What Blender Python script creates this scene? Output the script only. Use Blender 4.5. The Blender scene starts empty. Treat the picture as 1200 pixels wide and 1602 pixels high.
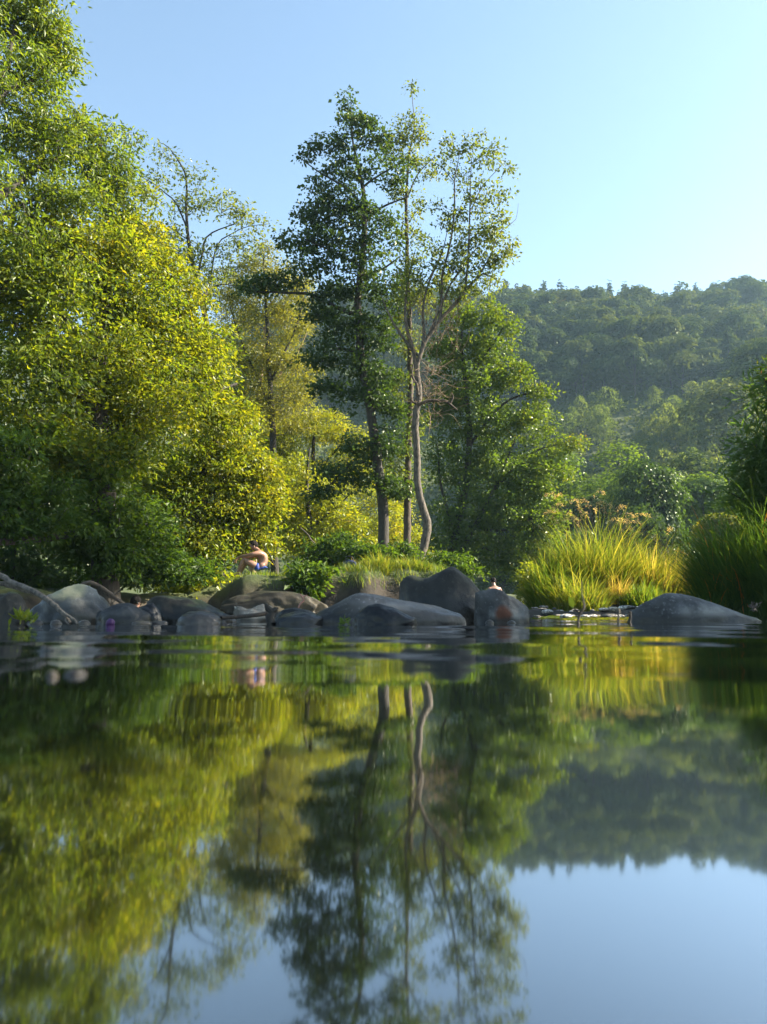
import bpy, math, random
import numpy as np
from mathutils import Vector, noise as mnoise
rnd = random.Random(7)
R = np.random.default_rng(11)
S = bpy.context.scene
COL = S.collection

# ------------------------------------------------------------------ camera, light, exposure
CAM_H, FPX = 0.05, 1200.0
PITCH = math.atan((960 - 801) / FPX)
cam = bpy.data.cameras.new('camera')
camo = bpy.data.objects.new('camera', cam)
COL.objects.link(camo)
camo.location = (0, 0, CAM_H)
camo.rotation_euler = (math.pi / 2 + PITCH, 0, 0)
cam.sensor_fit = 'HORIZONTAL'
cam.sensor_width = 36
cam.lens = 36.0
cam.clip_start, cam.clip_end = 0.005, 3000
cam.dof.use_dof = True
cam.dof.focus_distance = 20
cam.dof.aperture_fstop = 6.5
S.camera = camo

SUN_AZ, SUN_EL = math.radians(83), math.radians(33)      # azimuth from the view axis (+Y) towards +X
world = bpy.data.worlds.new('World')
S.world = world
world.use_nodes = True
wn, wl = world.node_tree.nodes, world.node_tree.links
wn.clear()
sky = wn.new('ShaderNodeTexSky')
sky.sky_type = 'NISHITA'
sky.sun_disc = False
sky.sun_elevation = SUN_EL
sky.sun_rotation = SUN_AZ
sky.air_density, sky.dust_density, sky.ozone_density = 1.0, 0.5, 1.6
bg = wn.new('ShaderNodeBackground')
bg.inputs['Strength'].default_value = 0.066
wo = wn.new('ShaderNodeOutputWorld')
tint = wn.new('ShaderNodeMix'); tint.data_type = 'RGBA'; tint.blend_type = 'MULTIPLY'
tint.inputs[0].default_value = 1.0
tint.inputs[7].default_value = (1.25, 1.21, 1.07, 1)
wl.new(sky.outputs[0], tint.inputs[6])
wl.new(tint.outputs[2], bg.inputs[0])
wl.new(bg.outputs[0], wo.inputs[0])

sun = bpy.data.lights.new('sun', 'SUN')
sun.energy = 5.0
sun.angle = math.radians(0.5)
sun.color = (1.0, 0.90, 0.72)
suno = bpy.data.objects.new('sun', sun)
COL.objects.link(suno)
sd = Vector((math.sin(SUN_AZ) * math.cos(SUN_EL), math.cos(SUN_AZ) * math.cos(SUN_EL), math.sin(SUN_EL)))
suno.rotation_euler = (-sd).to_track_quat('-Z', 'Y').to_euler()
suno.location = (20, 10, 30)

S.view_settings.view_transform = 'Standard'
S.view_settings.look = 'None'
S.view_settings.exposure = 2.25
S.view_settings.gamma = 1.0
S.view_settings.use_curve_mapping = False
S.render.engine = 'CYCLES'
cy = S.cycles
cy.use_denoising = True
cy.denoiser = 'OPENIMAGEDENOISE'
cy.denoising_prefilter = 'ACCURATE'
cy.max_bounces = 7
cy.diffuse_bounces = 4
cy.glossy_bounces = 3
cy.transmission_bounces = 4
cy.volume_bounces = 1
cy.caustics_reflective = False
cy.caustics_refractive = False
cy.sample_clamp_indirect = 3

# ------------------------------------------------------------------ helpers
CP, SP = math.cos(PITCH), math.sin(PITCH)


def P(px, py, D):
    """The point at distance D down the valley that lies along the photograph's sight line px, py."""
    u, v = (px - 600) / FPX, (801 - py) / FPX
    y = CP - v * SP
    k = D / y
    return np.array((u * k, D, (SP + v * CP) * k + CAM_H))


def ppm(D):
    return FPX / D


def nsm(a, b, x):
    t = np.clip((x - a) / (b - a), 0, 1)
    return t * t * (3 - 2 * t)


def tag(o, label=None, cat=None, group=None, kind=None):
    if label: o['label'] = label
    if cat: o['category'] = cat
    if group: o['group'] = group
    if kind: o['kind'] = kind
    return o


def empty(name, loc, label, cat, group=None):
    o = bpy.data.objects.new(name, None)
    COL.objects.link(o)
    o.empty_display_size = 0.2
    o.location = loc
    return tag(o, label, cat, group)


def mesh_np(name, V, F, mats, smooth=True, fmat=None, attr=None):
    """V (n,3); F list of index arrays, each (m,3) or (m,4)."""
    me = bpy.data.meshes.new(name)
    V = np.asarray(V, dtype=np.float32)
    F = [np.asarray(f, dtype=np.int32) for f in (F if isinstance(F, list) else [F]) if len(f)]
    me.vertices.add(len(V))
    me.vertices.foreach_set('co', V.ravel())
    loops = np.concatenate([f.ravel() for f in F])
    tot = np.concatenate([np.full(len(f), f.shape[1], np.int32) for f in F])
    start = np.concatenate([[0], np.cumsum(tot)[:-1]]).astype(np.int32)
    me.loops.add(len(loops))
    me.loops.foreach_set('vertex_index', loops)
    me.polygons.add(len(tot))
    me.polygons.foreach_set('loop_start', start)
    me.polygons.foreach_set('loop_total', tot)
    me.polygons.foreach_set('use_smooth', np.full(len(tot), smooth, dtype=bool))
    for m in (mats if isinstance(mats, (list, tuple)) else [mats]):
        me.materials.append(m)
    if fmat is not None:
        me.polygons.foreach_set('material_index', np.asarray(fmat, dtype=np.int32))
    if attr is not None:
        a = me.attributes.new('tint', 'FLOAT', 'POINT')
        a.data.foreach_set('value', np.asarray(attr, dtype=np.float32))
    me.update(calc_edges=True)
    return me


def link(name, me, parent=None, loc=None):
    o = bpy.data.objects.new(name, me)
    COL.objects.link(o)
    if parent is not None: o.parent = parent
    if loc is not None: o.location = loc
    return o


# ------------------------------------------------------------------ materials
def new_mat(name):
    m = bpy.data.materials.new(name)
    m.use_nodes = True
    m.node_tree.nodes.clear()
    return m, m.node_tree.nodes, m.node_tree.links


def ramp(n, stops, interp='LINEAR'):
    r = n.new('ShaderNodeValToRGB')
    cr = r.color_ramp
    cr.interpolation = interp
    while len(cr.elements) > 1: cr.elements.remove(cr.elements[-1])
    cr.elements[0].position, cr.elements[0].color = stops[0][0], (*stops[0][1], 1)
    for p, c in stops[1:]:
        e = cr.elements.new(p)
        e.color = (*c, 1)
    return r


def leaf_mat(name, stops, trans=0.5, gloss=0.12, rough=0.42):
    """Leaf: pigment from the per-leaf 'tint', partly seen by transmitted light, with a thin waxy shine."""
    m, n, l = new_mat(name)
    at = n.new('ShaderNodeAttribute'); at.attribute_name = 'tint'
    r = ramp(n, stops)
    l.new(at.outputs['Fac'], r.inputs[0])
    d = n.new('ShaderNodeBsdfDiffuse'); l.new(r.outputs[0], d.inputs[0])
    t = n.new('ShaderNodeBsdfTranslucent')
    hs = n.new('ShaderNodeMix'); hs.data_type = 'RGBA'; hs.blend_type = 'MULTIPLY'
    hs.inputs[0].default_value = 1.0
    hs.inputs[7].default_value = (2.6, 2.3, 0.7, 1)
    l.new(r.outputs[0], hs.inputs[6]); l.new(hs.outputs[2], t.inputs[0])
    mx = n.new('ShaderNodeMixShader'); mx.inputs[0].default_value = trans
    l.new(d.outputs[0], mx.inputs[1]); l.new(t.outputs[0], mx.inputs[2])
    g = n.new('ShaderNodeBsdfGlossy'); g.inputs['Roughness'].default_value = rough
    g.inputs[0].default_value = (0.8, 0.85, 0.7, 1)
    m2 = n.new('ShaderNodeMixShader'); m2.inputs[0].default_value = gloss * 0.2
    l.new(mx.outputs[0], m2.inputs[1]); l.new(g.outputs[0], m2.inputs[2])
    o = n.new('ShaderNodeOutputMaterial'); l.new(m2.outputs[0], o.inputs[0])
    return m


def vary_by_object(m, amount=0.62):
    # each tree of a wood has its own leaf colour
    n, l = m.node_tree.nodes, m.node_tree.links
    r = next(x for x in n if x.type == 'VALTORGB'); a = next(x for x in n if x.type == 'ATTRIBUTE')
    oi = n.new('ShaderNodeObjectInfo')
    mx = n.new('ShaderNodeMix'); mx.data_type = 'FLOAT'; mx.inputs[0].default_value = amount
    l.new(a.outputs['Fac'], mx.inputs[2]); l.new(oi.outputs['Random'], mx.inputs[3]); l.new(mx.outputs[0], r.inputs[0])


def bark_mat(name, c1, c2, scale=9.0):
    m, n, l = new_mat(name)
    tc = n.new('ShaderNodeTexCoord')
    mp = n.new('ShaderNodeMapping'); mp.inputs['Scale'].default_value = (scale, scale, scale * 0.28)
    l.new(tc.outputs['Object'], mp.inputs[0])
    nz = n.new('ShaderNodeTexNoise'); nz.inputs['Scale'].default_value = 2.0
    nz.inputs['Detail'].default_value = 6; nz.inputs['Roughness'].default_value = 0.65
    l.new(mp.outputs[0], nz.inputs[0])
    r = ramp(n, [(0.36, c1), (0.62, c2)])
    l.new(nz.outputs[0], r.inputs[0])
    b = n.new('ShaderNodeBsdfPrincipled'); b.inputs['Roughness'].default_value = 0.85
    l.new(r.outputs[0], b.inputs['Base Color'])
    bp = n.new('ShaderNodeBump'); bp.inputs['Strength'].default_value = 0.7; bp.inputs['Distance'].default_value = 0.03
    l.new(nz.outputs[0], bp.inputs['Height']); l.new(bp.outputs[0], b.inputs['Normal'])
    o = n.new('ShaderNodeOutputMaterial'); l.new(b.outputs[0], o.inputs[0])
    return m


def plain_mat(name, col, rough=0.6, spec=0.4, sss=0.0):
    m, n, l = new_mat(name)
    b = n.new('ShaderNodeBsdfPrincipled')
    nz = n.new('ShaderNodeTexNoise'); nz.inputs['Scale'].default_value = 30
    tc = n.new('ShaderNodeTexCoord'); l.new(tc.outputs['Object'], nz.inputs[0])
    r = ramp(n, [(0.3, tuple(c * 0.8 for c in col)), (0.7, tuple(min(1, c * 1.15) for c in col))])
    l.new(nz.outputs[0], r.inputs[0]); l.new(r.outputs[0], b.inputs['Base Color'])
    b.inputs['Roughness'].default_value = rough
    b.inputs['Specular IOR Level'].default_value = spec
    if sss: b.inputs['Subsurface Weight'].default_value = sss; b.inputs['Subsurface Scale'].default_value = 0.02
    o = n.new('ShaderNodeOutputMaterial'); l.new(b.outputs[0], o.inputs[0])
    return m


def rock_mat(name, dark, light, wet=0.10, moss=None, rust=None, rough=0.72, patch=None):
    """Rounded river stone: mottled, darker and glossier above the water (z = 0), a wet band deepened to paint in low shade."""
    m, n, l = new_mat(name)
    tc = n.new('ShaderNodeTexCoord')
    geo = n.new('ShaderNodeNewGeometry')
    nz = n.new('ShaderNodeTexNoise'); nz.inputs['Scale'].default_value = 7; nz.inputs['Detail'].default_value = 8
    nz.inputs['Roughness'].default_value = 0.62
    l.new(tc.outputs['Object'], nz.inputs[0])
    dark, light = tuple(c * 0.42 for c in dark), tuple(c * 0.44 for c in light)
    r = ramp(n, [(0.34, dark), (0.52, tuple((a + b) / 2 for a, b in zip(dark, light))), (0.68, light)])
    l.new(nz.outputs[0], r.inputs[0])
    bz = n.new('ShaderNodeTexNoise'); bz.inputs['Scale'].default_value = 2.3; bz.inputs['Detail'].default_value = 4
    l.new(tc.outputs['Object'], bz.inputs[0])
    rb = ramp(n, [(0.36, (0.32, 0.30, 0.25)), (0.5, (1, 1, 1)), (0.62, (2.3, 2.2, 2.0))])
    l.new(bz.outputs[0], rb.inputs[0])
    mb = n.new('ShaderNodeMix'); mb.data_type = 'RGBA'; mb.blend_type = 'MULTIPLY'; mb.inputs[0].default_value = 1
    l.new(r.outputs[0], mb.inputs[6]); l.new(rb.outputs[0], mb.inputs[7])
    colout = mb.outputs[2]

    def mixc(fac, col, prev):
        mx = n.new('ShaderNodeMix'); mx.data_type = 'RGBA'
        l.new(fac, mx.inputs[0]); l.new(prev, mx.inputs[6])
        mx.inputs[7].default_value = (*col, 1)
        return mx.outputs[2]
    sp = n.new('ShaderNodeTexNoise'); sp.inputs['Scale'].default_value = 60; sp.inputs['Detail'].default_value = 3
    l.new(tc.outputs['Object'], sp.inputs[0])
    rs = ramp(n, [(0.58, (0, 0, 0)), (0.72, (1, 1, 1))]); l.new(sp.outputs[0], rs.inputs[0])
    mul = n.new('ShaderNodeMath'); mul.operation = 'MULTIPLY'; mul.inputs[1].default_value = 0.45
    l.new(rs.outputs[0], mul.inputs[0])
    colout = mixc(mul.outputs[0], tuple(min(0.6, c * 1.9) for c in light), colout)
    if moss:
        sepn = n.new('ShaderNodeSeparateXYZ'); l.new(geo.outputs['Normal'], sepn.inputs[0])
        mz = n.new('ShaderNodeTexNoise'); mz.inputs['Scale'].default_value = 4.5; mz.inputs['Detail'].default_value = 5
        l.new(tc.outputs['Object'], mz.inputs[0])
        ad = n.new('ShaderNodeMath'); ad.operation = 'MULTIPLY'; l.new(sepn.outputs[2], ad.inputs[0]); l.new(mz.outputs[0], ad.inputs[1])
        rm = ramp(n, [(0.38, (0, 0, 0)), (0.5, (1, 1, 1))]); l.new(ad.outputs[0], rm.inputs[0])
        colout = mixc(rm.outputs[0], moss, colout)
    for pt in ([rust] if rust else []) + ([patch] if patch else []):
        cen, rad, pc = pt
        vs = n.new('ShaderNodeVectorMath'); vs.operation = 'DISTANCE'
        l.new(geo.outputs['Position'], vs.inputs[0]); vs.inputs[1].default_value = cen
        wz = n.new('ShaderNodeMath'); wz.operation = 'MULTIPLY_ADD'
        l.new(nz.outputs[0], wz.inputs[0]); wz.inputs[1].default_value = rad * 0.9; l.new(vs.outputs['Value'], wz.inputs[2])
        dv = n.new('ShaderNodeMath'); dv.operation = 'DIVIDE'; l.new(wz.outputs[0], dv.inputs[0]); dv.inputs[1].default_value = rad * 1.45
        rr = ramp(n, [(0.75, (1, 1, 1)), (1.0, (0, 0, 0))]); l.new(dv.outputs[0], rr.inputs[0])
        colout = mixc(rr.outputs[0], pc, colout)
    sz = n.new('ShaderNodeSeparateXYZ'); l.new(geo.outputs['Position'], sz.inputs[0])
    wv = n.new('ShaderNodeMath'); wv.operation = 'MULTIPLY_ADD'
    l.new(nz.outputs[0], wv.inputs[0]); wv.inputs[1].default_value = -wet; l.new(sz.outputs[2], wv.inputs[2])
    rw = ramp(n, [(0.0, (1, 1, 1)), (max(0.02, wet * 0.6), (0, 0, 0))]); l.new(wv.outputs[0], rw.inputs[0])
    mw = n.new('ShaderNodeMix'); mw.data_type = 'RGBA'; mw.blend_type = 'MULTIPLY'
    l.new(rw.outputs[0], mw.inputs[0]); l.new(colout, mw.inputs[6]); mw.inputs[7].default_value = (0.17, 0.165, 0.16, 1)  # damp at the waterline, plus painted shade low on the stone
    b = n.new('ShaderNodeBsdfPrincipled')
    l.new(mw.outputs[2], b.inputs['Base Color'])
    mr = n.new('ShaderNodeMapRange'); l.new(rw.outputs[0], mr.inputs[0])
    mr.inputs[3].default_value = rough; mr.inputs[4].default_value = 0.3
    l.new(mr.outputs[0], b.inputs['Roughness'])
    bp = n.new('ShaderNodeBump'); bp.inputs['Strength'].default_value = 0.8; bp.inputs['Distance'].default_value = 0.02
    b.inputs['Specular IOR Level'].default_value = 0.35
    l.new(nz.outputs[0], bp.inputs['Height']); l.new(bp.outputs[0], b.inputs['Normal'])
    o = n.new('ShaderNodeOutputMaterial'); l.new(b.outputs[0], o.inputs[0])
    return m


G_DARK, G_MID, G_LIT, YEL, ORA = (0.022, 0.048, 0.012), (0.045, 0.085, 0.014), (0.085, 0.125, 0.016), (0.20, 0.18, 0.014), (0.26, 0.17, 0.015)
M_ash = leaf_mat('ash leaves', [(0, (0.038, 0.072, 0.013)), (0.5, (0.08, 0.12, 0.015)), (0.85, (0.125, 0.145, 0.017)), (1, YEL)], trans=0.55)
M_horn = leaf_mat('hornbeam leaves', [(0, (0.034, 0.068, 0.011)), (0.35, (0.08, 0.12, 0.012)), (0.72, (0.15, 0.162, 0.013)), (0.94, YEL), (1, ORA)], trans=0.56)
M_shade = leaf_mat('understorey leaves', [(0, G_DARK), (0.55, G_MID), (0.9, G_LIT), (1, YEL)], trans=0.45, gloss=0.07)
M_olive = leaf_mat('olive brown leaves', [(0, (0.06, 0.08, 0.02)), (0.6, (0.115, 0.12, 0.024)), (1, (0.17, 0.14, 0.03))], trans=0.55)
M_yel = leaf_mat('yellow green leaves', [(0, (0.07, 0.11, 0.014)), (0.5, (0.14, 0.17, 0.016)), (0.88, (0.21, 0.20, 0.016)), (1, ORA)], trans=0.55)
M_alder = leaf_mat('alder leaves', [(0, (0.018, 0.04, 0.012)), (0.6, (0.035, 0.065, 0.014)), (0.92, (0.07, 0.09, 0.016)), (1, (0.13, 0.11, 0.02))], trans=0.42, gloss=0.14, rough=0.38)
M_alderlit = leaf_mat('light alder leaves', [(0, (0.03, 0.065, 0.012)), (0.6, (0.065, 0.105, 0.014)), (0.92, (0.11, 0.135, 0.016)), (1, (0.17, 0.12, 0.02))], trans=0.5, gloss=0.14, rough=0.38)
M_sparse = leaf_mat('thin crown leaves', [(0, (0.05, 0.08, 0.02)), (0.7, (0.09, 0.115, 0.025)), (1, (0.13, 0.125, 0.03))], gloss=0.14)
M_willow = leaf_mat('willow leaves', [(0, (0.025, 0.06, 0.016)), (0.75, (0.055, 0.105, 0.022)), (0.96, (0.12, 0.14, 0.02)), (1, (0.3, 0.12, 0.03))], gloss=0.14)
M_grassY = leaf_mat('golden grass', [(0, (0.055, 0.10, 0.022)), (0.4, (0.135, 0.155, 0.032)), (0.8, (0.23, 0.205, 0.055)), (1, (0.31, 0.24, 0.12))], trans=0.55, gloss=0.08)
M_grassG = leaf_mat('green grass', [(0, (0.035, 0.08, 0.015)), (0.6, (0.075, 0.12, 0.022)), (1, (0.19, 0.19, 0.05))], trans=0.5, gloss=0.08)
M_seed = leaf_mat('grass seed heads', [(0, (0.24, 0.17, 0.12)), (1, (0.38, 0.32, 0.23))], trans=0.4, gloss=0.05)
M_far = leaf_mat('far wood leaves', [(0, (0.022, 0.04, 0.016)), (0.5, (0.036, 0.056, 0.017)), (0.85, (0.06, 0.075, 0.02)), (1, (0.12, 0.085, 0.02))], trans=0.28, gloss=0.03)
M_farwood = leaf_mat('crest wood leaves', [(0, (0.022, 0.04, 0.016)), (0.5, (0.036, 0.056, 0.017)), (0.85, (0.06, 0.075, 0.02)), (1, (0.12, 0.085, 0.02))], trans=0.28, gloss=0.03)
M_farY = leaf_mat('far turning leaves', [(0, (0.10, 0.10, 0.02)), (0.5, (0.17, 0.13, 0.022)), (1, (0.26, 0.13, 0.024))], trans=0.4, gloss=0.05)
M_farL = leaf_mat('young wood leaves', [(0, (0.032, 0.055, 0.018)), (0.6, (0.055, 0.08, 0.024)), (1, (0.09, 0.11, 0.035))], trans=0.5, gloss=0.05)
M_spruce = leaf_mat('spruce needles', [(0, (0.014, 0.028, 0.014)), (1, (0.03, 0.05, 0.02))], trans=0.2, gloss=0.04)
for m_ in (M_far, M_farL, M_farY): vary_by_object(m_)
M_bark = bark_mat('dark bark', (0.012, 0.0095, 0.007), (0.038, 0.031, 0.023))
M_barkpale = bark_mat('pale bark', (0.022, 0.018, 0.014), (0.125, 0.10, 0.077), 11)
M_barkbrown = bark_mat('brown bark', (0.022, 0.016, 0.011), (0.085, 0.06, 0.038))
M_twig = bark_mat('dry twigs', (0.13, 0.085, 0.05), (0.25, 0.17, 0.10))
M_drift = bark_mat('driftwood', (0.05, 0.042, 0.034), (0.17, 0.145, 0.115), 30)
M_skin = plain_mat('skin', (0.25, 0.135, 0.092), 0.42, 0.5, 0.08)
M_hair = plain_mat('dark hair', (0.008, 0.006, 0.005), 0.7, 0.12)
M_blue = plain_mat('blue swim shorts', (0.012, 0.04, 0.22), 0.7)


# ------------------------------------------------------------------ ground
def bank_edge(x):
    return np.interp(x, [-60, -7, -4.8, -4.0, -3.0, -1.6, 0.6, 1.3, 1.9, 2.6, 6.5, 8, 60],
                     [9.6, 10.4, 14.3, 15.3, 15.4, 15.5, 15.9, 16.2, 18.5, 26.2, 26.4, 26, 26])


def bank_top(x):
    return np.interp(x, [-60, -8, -5, -4.2, -3.3, -2.9, -2.0, -1.2, 1.0, 1.9, 2.6, 7, 60],
                     [0.9, 0.55, 0.42, 0.5, 0.72, 0.86, 0.84, 0.98, 1.02, 0.85, 0.45, 0.5, 1.2])


def hill(x, y):
    base = 1.0 + 0.012 * np.clip(y - 30, 0, 70)
    ridge = 96 + 1.5 * np.sin(x * 0.021 + 1.0) + 0.01 * x
    t = np.clip((y - 92 + 0.06 * x) / 158, 0, 1.25)
    prof = t * 0.93 + 0.07 * nsm(0, 1, t)
    z = base + (ridge - base) * np.where(t < 1, prof, 1 + 0.03 * np.sin((t - 1) * 6))
    return z + 2.2 * np.sin(x * 0.05 + y * 0.03) * nsm(0.05, 0.3, t)


def ground_z(x, y):
    x, y = np.asarray(x, float), np.asarray(y, float)
    e, top = bank_edge(x), bank_top(x)
    e = e + 0.18 * np.sin(x * 3.1) + 0.1 * np.sin(x * 7.3 + 1)
    z = -0.45 + (top + 0.45) * nsm(0, 1.15, y - e + 0.15)
    z = z + nsm(22, 40, y) * (1.0 - top)
    # island under the tall grass
    isl = 1 - nsm(0.45, 1.05, np.hypot((x - 4.0) / 2.3, (y - 13.6) / 1.9))
    z = np.maximum(z, -0.45 + 0.72 * isl)
    # pebble bar in the riffle
    bar = 1 - nsm(0.35, 1.0, np.hypot((x - 2.75) / 2.2, (y - 10.0) / 2.2))
    z = np.maximum(z, -0.45 + 0.525 * bar)
    # right bank
    rb = nsm(0, 1.5, x - np.interp(y, [-30, 4, 7, 9, 12, 15, 40], [9, 7.5, 5.2, 4.3, 4.6, 6.4, 12]))
    z = np.maximum(z, -0.45 + rb * (0.85 + 0.05 * np.clip(x - 6, 0, 12)))
    # behind and left of the camera
    lb = nsm(0, 2, -x - np.interp(y, [-30, 0, 10, 17], [7, 8, 9, 8.5]))
    z = np.maximum(z, -0.45 + lb * 1.1)
    z = np.maximum(z, -0.45 + 1.4 * nsm(0, 4, -y - 9))
    h = hill(x, y)
    z = np.where(y > 60, z + (h - z) * nsm(60, 95, y), z)
    n = 0.04 * np.sin(x * 2.3 + y * 1.7) * np.sin(y * 2.9 - x * 1.1) + 0.02 * np.sin(x * 6.1 + 2) * np.sin(y * 5.3)
    return z + n * nsm(-0.4, 0.1, z)


xs = np.concatenate([np.linspace(-420, -60, 25)[:-1], np.linspace(-60, -12, 33)[:-1], np.linspace(-12, 12, 140)[:-1], np.linspace(12, 60, 33)[:-1], np.linspace(60, 420, 25)])
ys = np.concatenate([np.linspace(-60, -5, 14)[:-1], np.linspace(-5, 6, 14)[:-1], np.linspace(6, 30, 150)[:-1], np.linspace(30, 90, 30)[:-1], np.linspace(90, 320, 60)])
X, Y = np.meshgrid(xs, ys)
Z = ground_z(X, Y)
nx, ny = len(xs), len(ys)
idx = np.arange(nx * ny).reshape(ny, nx)
GF = np.stack([idx[:-1, :-1], idx[:-1, 1:], idx[1:, 1:], idx[1:, :-1]], -1).reshape(-1, 4)
m, n, l = new_mat('earth and turf')
tc = n.new('ShaderNodeTexCoord'); geo = n.new('ShaderNodeNewGeometry')
nz = n.new('ShaderNodeTexNoise'); nz.inputs['Scale'].default_value = 1.6; nz.inputs['Detail'].default_value = 9; nz.inputs['Roughness'].default_value = 0.7
l.new(tc.outputs['Object'], nz.inputs[0])
re_ = ramp(n, [(0.32, (0.010, 0.008, 0.005)), (0.5, (0.026, 0.019, 0.012)), (0.74, (0.07, 0.05, 0.032))])
rg_ = ramp(n, [(0.3, (0.03, 0.045, 0.012)), (0.7, (0.07, 0.085, 0.02))])
l.new(nz.outputs[0], re_.inputs[0]); l.new(nz.outputs[0], rg_.inputs[0])
sp_ = n.new('ShaderNodeSeparateXYZ'); l.new(geo.outputs['Normal'], sp_.inputs[0])
rr_ = ramp(n, [(0.5, (0, 0, 0)), (0.78, (1, 1, 1))]); l.new(sp_.outputs[2], rr_.inputs[0])
sz_ = n.new('ShaderNodeSeparateXYZ'); l.new(geo.outputs['Position'], sz_.inputs[0])
rz_ = ramp(n, [(0.2, (0, 0, 0)), (0.45, (1, 1, 1))]); l.new(sz_.outputs[2], rz_.inputs[0])
mu_ = n.new('ShaderNodeMath'); mu_.operation = 'MULTIPLY'; l.new(rr_.outputs[0], mu_.inputs[0]); l.new(rz_.outputs[0], mu_.inputs[1])
mx_ = n.new('ShaderNodeMix'); mx_.data_type = 'RGBA'
l.new(mu_.outputs[0], mx_.inputs[0]); l.new(re_.outputs[0], mx_.inputs[6]); l.new(rg_.outputs[0], mx_.inputs[7])
b = n.new('ShaderNodeBsdfPrincipled'); b.inputs['Roughness'].default_value = 0.95; l.new(mx_.outputs[2], b.inputs['Base Color'])
bp = n.new('ShaderNodeBump'); bp.inputs['Strength'].default_value = 0.8; bp.inputs['Distance'].default_value = 0.08
l.new(nz.outputs[0], bp.inputs['Height']); l.new(bp.outputs[0], b.inputs['Normal'])
o = n.new('ShaderNodeOutputMaterial'); l.new(b.outputs[0], o.inputs[0])
M_ground = m
tag(link('ground', mesh_np('ground', np.stack([X, Y, Z], -1).reshape(-1, 3), GF, M_ground)), 'earth river banks, gravel bar and the wooded hill beyond', kind='structure')

# ------------------------------------------------------------------ water: one rippled sheet
def water_z(x, y):
    s = 0.060 * (1 - nsm(0.14, 0.46, y))            # the sheet dips gently towards the camera
    g = np.linspace(-0.5, 0.6, 400)
    sl = 0.060 * (1 - nsm(0.14, 0.46, g)) * nsm(-0.3, 0.05, g)
    cum = np.concatenate([[0], np.cumsum((sl[1:] + sl[:-1]) / 2 * np.diff(g))])
    z = np.interp(y, g, cum - cum[-1])
    amp = 0.36 + 0.64 * nsm(0.25, 1.2, np.abs(y))
    w = 0
    rr = np.random.default_rng(5)
    for lam, slope in ((0.09, .0026), (0.14, .0034), (0.21, .004), (0.31, .0046), (0.5, .0052), (0.8, .0050), (1.3, .0045), (2.2, .004)):
        for k in range(3):
            th = rr.normal(math.pi / 2, 0.55)
            ph = rr.uniform(0, 6.28)
            kk = 2 * math.pi / lam * rr.uniform(0.85, 1.18)
            fade = 1 - nsm(lam * 9, lam * 16, np.abs(y))
            w = w + slope / kk * np.sin(kk * (x * math.cos(th) + y * math.sin(th)) + ph + 0.8 * np.sin(x * 1.7 / lam * .3 + k)) * fade
    rif = nsm(5.2, 7.0, y) * (1 - nsm(9.5, 13, y)) * nsm(1.2, 1.9, x) * (1 - nsm(4.6, 5.6, x))
    t = 0
    for lam, sl in ((0.45, .09), (0.62, .08), (0.9, .06)):
        for k in range(3):
            th = rr.normal(math.pi / 2, 0.6); ph = rr.uniform(0, 6.28); kk = 2 * math.pi / lam
            t = t + sl / kk * np.sin(kk * (x * math.cos(th) + y * math.sin(th)) + ph + 1.3 * np.sin(2.1 * x + k))
    return z + w * amp + t * rif


yy = np.concatenate([-np.geomspace(14, 0.08, 40), [-0.03, 0.02], np.geomspace(0.05, 48, 430)])
uu = np.sign(np.linspace(-1, 1, 201)) * np.abs(np.linspace(-1, 1, 201)) ** 1.35
WX = uu[None, :] * (1.2 + 1.0 * np.abs(yy))[:, None]
WY = np.repeat(yy[:, None], len(uu), 1)
WZ = water_z(WX, WY)
idx = np.arange(WX.size).reshape(WX.shape)
WF = np.stack([idx[:-1, :-1], idx[:-1, 1:], idx[1:, 1:], idx[1:, :-1]], -1).reshape(-1, 4)
m, n, l = new_mat('river water')
wd = n.new('ShaderNodeBsdfDiffuse'); wd.inputs[0].default_value = (0.003, 0.004, 0.002, 1)
wg = n.new('ShaderNodeBsdfGlossy'); wg.inputs['Roughness'].default_value = 0.04; wg.inputs[0].default_value = (0.97, 0.98, 1.0, 1)
lw = n.new('ShaderNodeLayerWeight'); lw.inputs[0].default_value = 0.5
wr = ramp(n, [(0.0, (0.03,) * 3), (0.5, (0.32,) * 3), (0.68, (0.58,) * 3), (0.85, (0.82,) * 3), (1.0, (0.97,) * 3)])
l.new(lw.outputs['Facing'], wr.inputs[0])
wm = n.new('ShaderNodeMixShader'); l.new(wr.outputs[0], wm.inputs[0]); l.new(wd.outputs[0], wm.inputs[1]); l.new(wg.outputs[0], wm.inputs[2])
o = n.new('ShaderNodeOutputMaterial'); l.new(wm.outputs[0], o.inputs[0])
tag(link('water', mesh_np('water', np.stack([WX, WY, WZ], -1).reshape(-1, 3), WF, m)), 'calm dark river water with soft ripples', kind='structure')

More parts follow.
